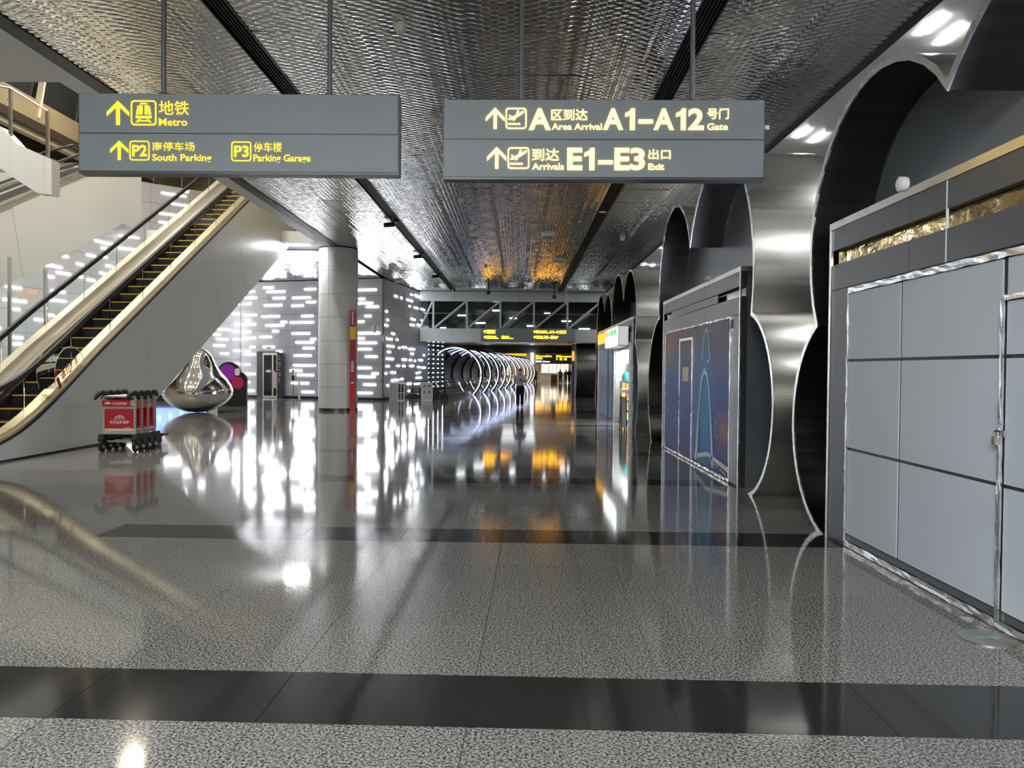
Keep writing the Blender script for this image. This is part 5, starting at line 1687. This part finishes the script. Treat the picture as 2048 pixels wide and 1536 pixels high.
# ------------------------------------------------------------------ people
SKIN = pmat('skin', (0.42, 0.24, 0.17), 0.5)
HAIR = pmat('black_hair', (0.015, 0.012, 0.011), 0.5)


def skin_mesh(name, verts, edges, root, mat, sub=2):
    bm = bmesh.new()
    lay = bm.verts.layers.skin.verify()
    bv = []
    for i, (co, r) in enumerate(verts):
        v = bm.verts.new(co)
        v[lay].radius = (r, r) if not isinstance(r, tuple) else r
        v[lay].use_root = (i == root)
        bv.append(v)
    for a, b in edges:
        bm.edges.new((bv[a], bv[b]))
    me = bpy.data.meshes.new(name)
    bm.to_mesh(me)
    bm.free()
    o = bpy.data.objects.new(name, me)
    COL.objects.link(o)
    m = o.modifiers.new('skin', 'SKIN')
    m.use_smooth_shade = True
    o.modifiers.new('sub', 'SUBSURF').levels = sub
    dg = bpy.context.evaluated_depsgraph_get()
    out = bpy.data.meshes.new_from_object(o.evaluated_get(dg))
    bpy.data.objects.remove(o)
    out.materials.clear()
    out.materials.append(mat)
    out.polygons.foreach_set('use_smooth', [True] * len(out.polygons))
    return out


def person(label, loc, rz, h, top, legs_mat, arms, legs, sleeves=True, mask=None, fingers=False, group=None, long_hair=False, coat=False):
    s = h / 1.75
    S = lambda p: Vector(p) * s
    t = thing('person', label, 'person', loc, group)
    t.rotation_euler = (0, 0, rz)
    PINV[t.name] = Matrix.Identity(4)
    V = [((0, 0, 0.96), (0.125, 0.095)), ((0, 0, 1.12), (0.12, 0.09)), ((0, 0, 1.32), (0.145, 0.105)), ((0, 0.005, 1.45), (0.09, 0.08)), ((0, -0.005, 1.51), 0.055), ((0, -0.02, 1.58), (0.065, 0.08)),
         ((0, -0.015, 1.66), (0.075, 0.095)), ((0, -0.005, 1.735), (0.045, 0.055)), ((0, -0.105, 1.60), 0.014)]
    E_ = [(0, 1), (1, 2), (2, 3), (3, 4), (4, 5), (5, 6), (6, 7), (5, 8)]
    idx = {}
    for sd, nm in ((-1, 'R'), (1, 'L')):
        sh, el, wr, hd = arms[nm]
        b = len(V)
        V += [((sd * 0.165, 0, 1.42), 0.066), (el, 0.043), (wr, 0.030), (hd, (0.040, 0.026))]
        E_ += [(2, b), (b, b + 1), (b + 1, b + 2), (b + 2, b + 3)]
        idx['arm' + nm] = b
        if fingers:
            d = (Vector(hd) - Vector(wr)).normalized()
            side = d.cross(Vector((0, 1, 0)))
            if side.length < 0.1:
                side = Vector((1, 0, 0))
            side.normalize()
            curl = side.cross(d).normalized()
            for q, (off, ln) in enumerate(((-0.030, 0.062), (-0.010, 0.074), (0.010, 0.070), (0.030, 0.055))):
                p0 = Vector(hd) + d * 0.035 + side * off
                p1 = p0 + d * ln * 0.55 + curl * 0.008
                p2 = p1 + d * ln * 0.40 + curl * 0.022
                c = len(V)
                V += [(p0, 0.0095), (p1, 0.009), (p2, 0.0075)]
                E_ += [(b + 3, c), (c, c + 1), (c + 1, c + 2)]
            c = len(V)
            p0 = Vector(hd) - d * 0.01 - side * 0.045
            V += [(p0, 0.011), (p0 + d * 0.04 - side * 0.012 + curl * 0.012, 0.009)]
            E_ += [(b + 3, c), (c, c + 1)]
        hp, kn, an, to = legs[nm]
        b = len(V)
        V += [((sd * 0.09, 0, 0.90), 0.098), (kn, 0.058), (an, 0.040), (to, 0.034)]
        E_ += [(0, b), (b, b + 1), (b + 1, b + 2), (b + 2, b + 3)]
        idx['leg' + nm] = b
    Vs = [(S(c), (r[0] * s, r[1] * s) if isinstance(r, tuple) else r * s) for c, r in V]
    link('body', skin_mesh('body', Vs, E_, 0, SKIN), t)
    # shirt
    g = 1.12
    W = [((0, 0, 0.86), (0.185, 0.14)), ((0, 0, 1.12), (0.185, 0.14)), ((0, 0, 1.33), (0.205, 0.15)), ((0, 0.005, 1.475), (0.10, 0.09))]
    We = [(0, 1), (1, 2), (2, 3)]
    if coat:
        W.append(((0, 0, 0.55), (0.19, 0.15)))
        We.append((0, 4))
    for nm in 'RL':
        b = idx['arm' + nm]
        sh, el, wr = Vector(V[b][0]), Vector(V[b + 1][0]), Vector(V[b + 2][0])
        c = len(W)
        if sleeves:
            W += [(sh, 0.085), (sh.lerp(el, 0.55), 0.076), (sh.lerp(el, 0.90), 0.074)]
            We += [(2, c), (c, c + 1), (c + 1, c + 2)]
        else:
            W += [(sh, 0.078), (el, 0.056), (el.lerp(wr, 0.9), 0.044)]
            We += [(2, c), (c, c + 1), (c + 1, c + 2)]
    Ws = [(S(c), (r[0] * s, r[1] * s) if isinstance(r, tuple) else r * s) for c, r in W]
    link('shirt', skin_mesh('shirt', Ws, We, 0, top), t)
    Tn = [((0, 0, 0.95), (0.175, 0.135)), ((0, 0, 1.10), (0.165, 0.125))]
    Te = [(0, 1)]
    for nm in 'RL':
        b = idx['leg' + nm]
        c = len(Tn)
        hp, kn, an = Vector(V[b][0]), Vector(V[b + 1][0]), Vector(V[b + 2][0])
        Tn += [(hp, 0.125), (kn, 0.092), (an.lerp(kn, 0.02), 0.078)]
        Te += [(0, c), (c, c + 1), (c + 1, c + 2)]
    Ts = [(S(c), (r[0] * s, r[1] * s) if isinstance(r, tuple) else r * s) for c, r in Tn]
    link('trousers', skin_mesh('trousers', Ts, Te, 0, legs_mat), t)
    for nm in 'RL':
        b = idx['leg' + nm]
        an, to = Vector(V[b + 2][0]), Vector(V[b + 3][0])
        sv = [(S(an + Vector((0, 0.05, -0.02))), 0.042 * s), (S(an + Vector((0, -0.02, -0.025))), 0.046 * s), (S(to), (0.048 * s, 0.036 * s)), (S(to + Vector((0, -0.05, -0.003))), (0.036 * s, 0.026 * s))]
        link('shoe', skin_mesh('shoe', sv, [(0, 1), (1, 2), (2, 3)], 1, BLACK, 1), t)
    hm = MB()
    nu, nv = 14, 9
    hv_, hf_ = [], []
    for j in range(nv + 1):
        th = math.pi * 0.66 * j / nv
        for i in range(nu):
            a = 2 * math.pi * i / nu
            cut = max(0.0, -math.sin(a)) * 0.32 * max(0.0, j / nv - 0.35)
            t_ = th - cut * 2.2
            hv_.append(S((0.083 * math.sin(t_) * math.cos(a), 0.006 + 0.108 * math.sin(t_) * math.sin(a), 1.672 + 0.098 * math.cos(t_))))
    for j in range(nv):
        for i in range(nu):
            k = (i + 1) % nu
            hf_.append((j * nu + i, j * nu + k, (j + 1) * nu + k, (j + 1) * nu + i))
    hm.add(hv_, hf_)
    if long_hair:
        hm.tube([S((0, 0.075, 1.66)), S((0, 0.085, 1.50)), S((0, 0.08, 1.40))], [0.07 * s, 0.075 * s, 0.03 * s], 8)
    hm.build('hair', HAIR, t, True)
    for sx in (-0.03, 0.03):
        MB().lathe([(0.0, -0.004), (0.010, -0.002), (0.010, 0.004)], S((sx, -0.108, 1.645)), 8, 'y').build('eye', BLACK, t)
    for sx in (-0.082, 0.082):
        MB().lathe([(0.0, -0.012), (0.02, -0.006), (0.022, 0.006), (0.0, 0.012)], S((sx, 0.0, 1.62)), 8, 'x').build('ear', SKIN, t)
    if mask is not None:
        mv, mf = [], []
        for j in range(5):
            z = 1.535 + 0.022 * j
            for i in range(9):
                a = math.radians(-80 + 20 * i)
                rx, ry = 0.078, 0.112 + 0.012 * (1 - abs(j - 2) / 2)
                mv.append(S((rx * math.sin(a), -0.010 - ry * math.cos(a), z)))
        for j in range(4):
            for i in range(8):
                k = j * 9 + i
                mf.append((k, k + 1, k + 10, k + 9))
        nb = len(mv)
        mv += [v + Vector((0, 0.004, 0)) for v in mv]
        mf += [tuple(q + nb for q in reversed(f)) for f in mf]
        MB().add(mv, mf).build('face_mask', mask, t, True)
    return t


STAND = {'R': ((0, 0, 0), (-0.105, -0.02, 0.50), (-0.11, 0.02, 0.085), (-0.125, -0.10, 0.038)), 'L': ((0, 0, 0), (0.105, -0.02, 0.50), (0.11, 0.02, 0.085), (0.125, -0.10, 0.038))}
WALK = {'R': ((0, 0, 0), (-0.095, -0.10, 0.51), (-0.10, -0.16, 0.085), (-0.105, -0.28, 0.040)), 'L': ((0, 0, 0), (0.095, -0.02, 0.50), (0.10, 0.14, 0.095), (0.11, 0.03, 0.038))}
DOWN = {'R': (0, (-0.245, 0.02, 1.16), (-0.265, -0.05, 0.92), (-0.265, -0.075, 0.84)), 'L': (0, (0.245, 0.02, 1.16), (0.265, -0.05, 0.92), (0.265, -0.075, 0.84))}
FOLD = {'R': (0, (-0.255, 0.03, 1.15), (-0.275, -0.02, 0.91), (-0.275, -0.04, 0.83)), 'L': (0, (0.285, 0.01, 1.13), (0.10, -0.20, 1.20), (0.03, -0.225, 1.235))}
SHIRTW = noise_rough(pmat('white_shirt', (0.66, 0.67, 0.68), 0.7), (6, 6, 6), 3, 0.6, 0.8, bump=0.02)
TROUS = pmat('black_trousers', (0.016, 0.016, 0.019), 0.7)
PINK = pmat('pink_cloth', (0.55, 0.25, 0.22), 0.7)
GREYC = pmat('grey_cloth', (0.42, 0.42, 0.44), 0.7)
DREDC = pmat('dark_red_cloth', (0.22, 0.04, 0.05), 0.7)
man = person('man in white shirt and black trousers walking with one forearm across his chest', (0.07, 33.0, 0), 0.05, 1.66, SHIRTW, TROUS, FOLD, WALK, mask=pmat('mask_blue', (0.36, 0.58, 0.66), 0.7), fingers=True)
ph = BX(-0.015, 0.060, -0.236, -0.228, 1.17, 1.24).build('phone', BLACK)
ph.location = (0.07, 33.0, 0)
tag(ph, 'dark phone held in the hand of the man in white', 'phone')
person('far person in pink top and dark trousers by the end of the light tunnel', (2.05, 94.0, 0), 2.6, 1.68, PINK, TROUS, DOWN, WALK, sleeves=False)
person('far person in white top and dark trousers beside the yellow counter', (5.05, 93.0, 0), 3.0, 1.68, SHIRTW, TROUS, DOWN, STAND)
person('far person in a long pale coat in the warm hall', (5.75, 93.5, 0), 2.9, 1.64, GREYC, TROUS, DOWN, STAND, sleeves=False, coat=True, long_hair=True)
person('far person in dark red clothes in the warm hall', (6.25, 95.0, 0), 3.3, 1.70, DREDC, TROUS, DOWN, WALK, sleeves=False)
person('far person in a salmon dress in the warm hall', (6.6, 94.5, 0), 3.1, 1.58, PINK, GREYC, DOWN, STAND, sleeves=True, coat=True, long_hair=True)
yc_ = thing('yellow_counter', 'small yellow counter in the far warm hall', 'counter', (4.55, 99.0, 0))
BX(4.15, 4.95, 98.6, 99.2, 0, 0.95).build('counter_body', pmat('yellow_counter', (0.85, 0.5, 0.02), 0.45), yc_)
BX(4.10, 5.00, 98.55, 99.25, 0.951, 1.0).build('counter_top', WHITE, yc_)
bk = thing('blue_counter', 'long pale lit counter behind the yellow counter', 'counter', (4.6, 108, 0))
BX(3.0, 6.8, 108, 108.6, 0, 1.1).build('counter_body', LEDPANEL, bk)
BX(2.95, 6.85, 107.95, 108.65, 1.101, 1.16).build('counter_top', WHITE, bk)
